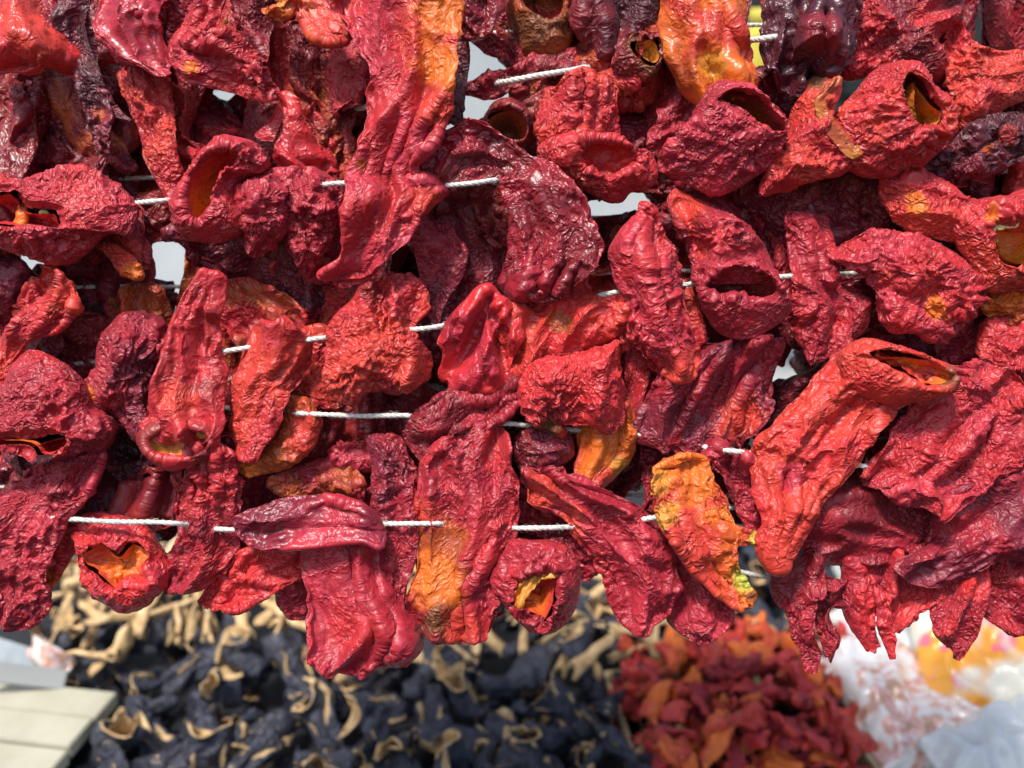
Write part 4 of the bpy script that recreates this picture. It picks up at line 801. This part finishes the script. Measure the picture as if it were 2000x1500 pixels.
strand('grey shaded string slanting up past the burnt mouthed pepper', [(-120, 330, 7), (400, 260, 6), (620, 226, 4.4), (706, 211, 2.4), (800, 196, 3.4), (930, 170, 2.8), (1000, 157, 1.2), (1060, 146, .8), (1120, 136, 1.2), (1200, 122, 2.6), (1380, 94, 2.2), (1465, 80, .4), (1500, 74, -.3), (1540, 69, .3), (1650, 60, 2.6), (1780, 40, 3)], r=.0012)
strand('white string threading the notched wide orange red pepper', [(-120, 735, 3), (150, 712, 2.6), (300, 701, 1.0), (330, 697, .6), (442, 686, -.2), (530, 672, .2), (620, 660, -.4), (720, 650, 0), (835, 640, -.7), (900, 628, .3), (1000, 610, .6), (1120, 590, .6), (1195, 574, -.4), (1260, 564, .2), (1335, 555, -.6), (1430, 549, 1.2), (1530, 540, -.1), (1600, 537, 1.4), (1750, 530, 1.6), (2120, 520, 2)])
strand('white string stretched bare above the pale holed leaf shaped pepper', [(-120, 780, 3.2), (300, 790, 3.0), (480, 800, 1.6), (600, 808, -.1), (700, 812, -.2), (790, 812, -.2), (880, 822, .3), (995, 829, -.2), (1060, 834, .5), (1180, 843, .8), (1245, 849, .3), (1330, 864, 1.0), (1400, 877, .1), (1440, 882, -.3), (1480, 887, 0), (1570, 897, .6), (1680, 909, -.6), (1760, 917, .6), (2120, 950, 1)])
strand('lowest white string, threading the star holed round pepper row', [(-120, 1003, .6), (60, 1010, .3), (110, 1013, -.6), (220, 1018, -.8), (335, 1022, -.8), (390, 1029, .3), (450, 1034, -.4), (600, 1030, .3), (735, 1024, -.3), (840, 1022, -1.0), (900, 1025, -.2), (1060, 1031, -.5), (1160, 1028, .4), (1225, 1018, -.3), (1280, 1010, -.7), (1330, 1003, -.7), (1400, 994, .6), (1500, 990, 2), (1700, 1000, 2.4), (2120, 1020, 2.4)])
strand('blurred white string low behind the two fingered pepper', [(1150, 1010, 4), (1350, 1090, 3.0), (1480, 1122, 2.4), (1600, 1140, 2.2), (1800, 1160, 1.5), (2120, 1180, 1.2)])

# ------------------------------------------------------------------ rows of peppers behind the front ones, on strings of their own
HOLES = [(338, 512, 26), (437, 508, 14), (940, 105, 26), (926, 206, 20), (1190, 445, 24), (850, 690, 20), (1552, 702, 22), (214, 642, 12), (1484, 50, 20), (1484, 110, 18), (1640, 158, 12),
         (1945, 30, 70), (1920, 10, 60), (1225, 960, 18), (1915, 705, 16), (1945, 905, 16), (325, 468, 16), (1160, 415, 18)]
def make_variant(k):
    rg = np.random.default_rng(400 + k); n = 6; L = rg.uniform(.062, .095); w = rg.uniform(.017, .026)
    prof = np.interp(np.linspace(0, 1, n), [0, .25, .7, 1], [rg.uniform(.5, .95), 1, rg.uniform(.6, .95), rg.uniform(.15, .45)])
    bend = np.cumsum(rg.normal(0, .006, n)); rr = []
    for i in range(n):
        y = L / 2 - L * i / (n - 1); rr.append([bend[i] - w * prof[i], y + rg.normal(0, .003), bend[i] + w * prof[i], y + rg.normal(0, .003)])
    G = Geo(); ribs_geo(G, rr, 0, flat=rg.uniform(.4, .6), seed=k, res=.0015, local=True)
    cols = [('crim', 'dcrim'), ('red', 'dorg'), ('crim', 'red'), ('dcrim', 'plum'), ('red', 'orr'), ('dcrim', 'dkred')][k % 6]
    o, _ = finish(G, 'dried_pepper', cols[0], cols[1], (), 1.2, 1.2, 1.5, M_GLOSS if k % 5 == 0 else M_SKIN, 3000 + k, 0, False, None, (0, 0, 0))
    me = o.data; bpy.data.objects.remove(o)
    return me
VARS = [make_variant(k) for k in range(18)]
REFS = [(40, 60, 'short orange red blunt pepper'), (165, 150, 'thin dark purple twisted pepper'), (255, 60, 'glossy rose pink pepper'), (430, 100, 'hook shaped crimson pepper'), (580, 260, 'small glossy narrow necked pepper'),
        (430, 380, 'slit mouthed crimson pepper'), (110, 430, 'wide open pepper with two seeds'), (780, 250, 'longest hanging pepper'), (1000, 400, 'elbow shaped glossy pepper'), (1150, 250, 'block shaped folded pepper'),
        (1390, 80, 'bright orange pleated pepper'), (1580, 80, 'shiny blackish maroon pepper'), (1740, 230, 'round yellow mouthed pepper'), (1430, 280, 'crescent mouthed rose pepper'), (1960, 480, 'yellow mouth full of seeds'),
        (1780, 560, 'broad flat red pepper'), (1280, 570, 'long tongue shaped pepper'), (930, 670, 'glossy pleated bright red pepper'), (1130, 760, 'fan shaped scarlet pepper'), (740, 660, 'notched wide orange red pepper'),
        (1380, 790, 'pleated dark crimson pepper'), (1650, 850, 'large diagonal orange red pepper'), (1870, 850, 'three pleated rose red pepper'), (1370, 1040, 'green tipped orange pepper'), (1045, 1140, 'star holed round pepper'),
        (900, 1050, 'orange flanked pepper'), (690, 1180, 'biggest hanging crimson pepper'), (350, 750, 'slender orange mouthed pepper'), (80, 820, 'drooping brown rimmed mouth'), (80, 610, 'broad shouldered orange red pepper'), (510, 770, 'flat leaf shaped pepper')]
FILL_LAB = ['crimson pepper in shade', 'rust orange pepper in shade', 'deep red pepper in shade',
            'wine purple pepper in shade', 'scarlet pepper in shade', 'maroon pepper in shade']
rf = random.Random(5); CMM = Matrix(CM.tolist()).to_3x3()
def low_edge(x): return np.interp(x, [0, 300, 700, 1100, 1400, 2000], [1080, 1030, 1110, 1110, 1060, 1100])
BACK = [(3.1, 62, -18), (3.3, 330, -20), (3.1, 540, -22), (3.3, 760, 10), (3.1, 965, 20), (5.2, -30, -10), (5.4, 160, -14), (5.0, 430, -16), (5.4, 640, -12), (5.2, 850, 12)]
nf = 0
for si, (dd, y0, slope) in enumerate(BACK):
    sx = 1 + dd / 40
    strand(('grey white string behind the front rows' if dd < 5 else 'dim string in the rearmost pepper rows'), [(-150, y0 - slope * 1.0, dd), (500, y0 + 6 - slope * .5, dd + .2), (1000, y0, dd - .2), (1500, y0 - 5 + slope * .5, dd), (1850 if y0 < 250 else 2150, y0 + slope, dd)], r=.0009, group='strings behind the front rows' if dd < 5 else 'rearmost strings')
    x = -60
    while x < 2080:
        x += rf.uniform(70, 100) * (1 if dd < 5 else 1.25); y = y0 + slope * (x - 1000) / 1000 + rf.uniform(-30, 30); ang = rf.gauss(0, .55); sc = rf.uniform(.85, 1.15); flip = rf.random() < .5; k = rf.randrange(18)
        hh = .044 * sc * FPX / (D0 + dd * .01); ww = .025 * sc * FPX / (D0 + dd * .01); bad = False
        for (hx, hy, hr) in HOLES:
            ux, uy = hx - x, hy - y; lx = ux * math.cos(ang) + uy * math.sin(ang); ly = -ux * math.sin(ang) + uy * math.cos(ang)
            ex = max(abs(lx) - ww * .6, 0); ey = max(abs(ly) - hh * .8, 0)
            if math.hypot(ex, ey) < hr: bad = True
        if bad or y + hh * .6 > low_edge(x): continue
        o = bpy.data.objects.new('dried_pepper', VARS[k]); col.objects.link(o)
        o.location = to_world(px2cam(np.array([x, y]), -dd * .01)[None])[0]
        lr = Matrix.Rotation(-ang, 3, 'Z') @ Matrix.Rotation(rf.gauss(0, .15), 3, 'X') @ Matrix.Rotation(rf.choice((0, math.pi)) + rf.gauss(0, .4), 3, 'Y')
        if flip: lr = Matrix.Rotation(math.pi, 3, 'Z') @ lr
        o.rotation_euler = (CMM @ lr).to_euler(); o.scale = (sc,) * 3
        ref = min(REFS, key=lambda r: (r[0] - x) ** 2 + (r[1] - y) ** 2)[2]
        tag(o, FILL_LAB[k % 6] + (' behind the ' if dd < 5 else ' far behind the ') + ref, 'pepper', 'peppers in the shaded rows behind'); nf += 1
print('fill', nf)
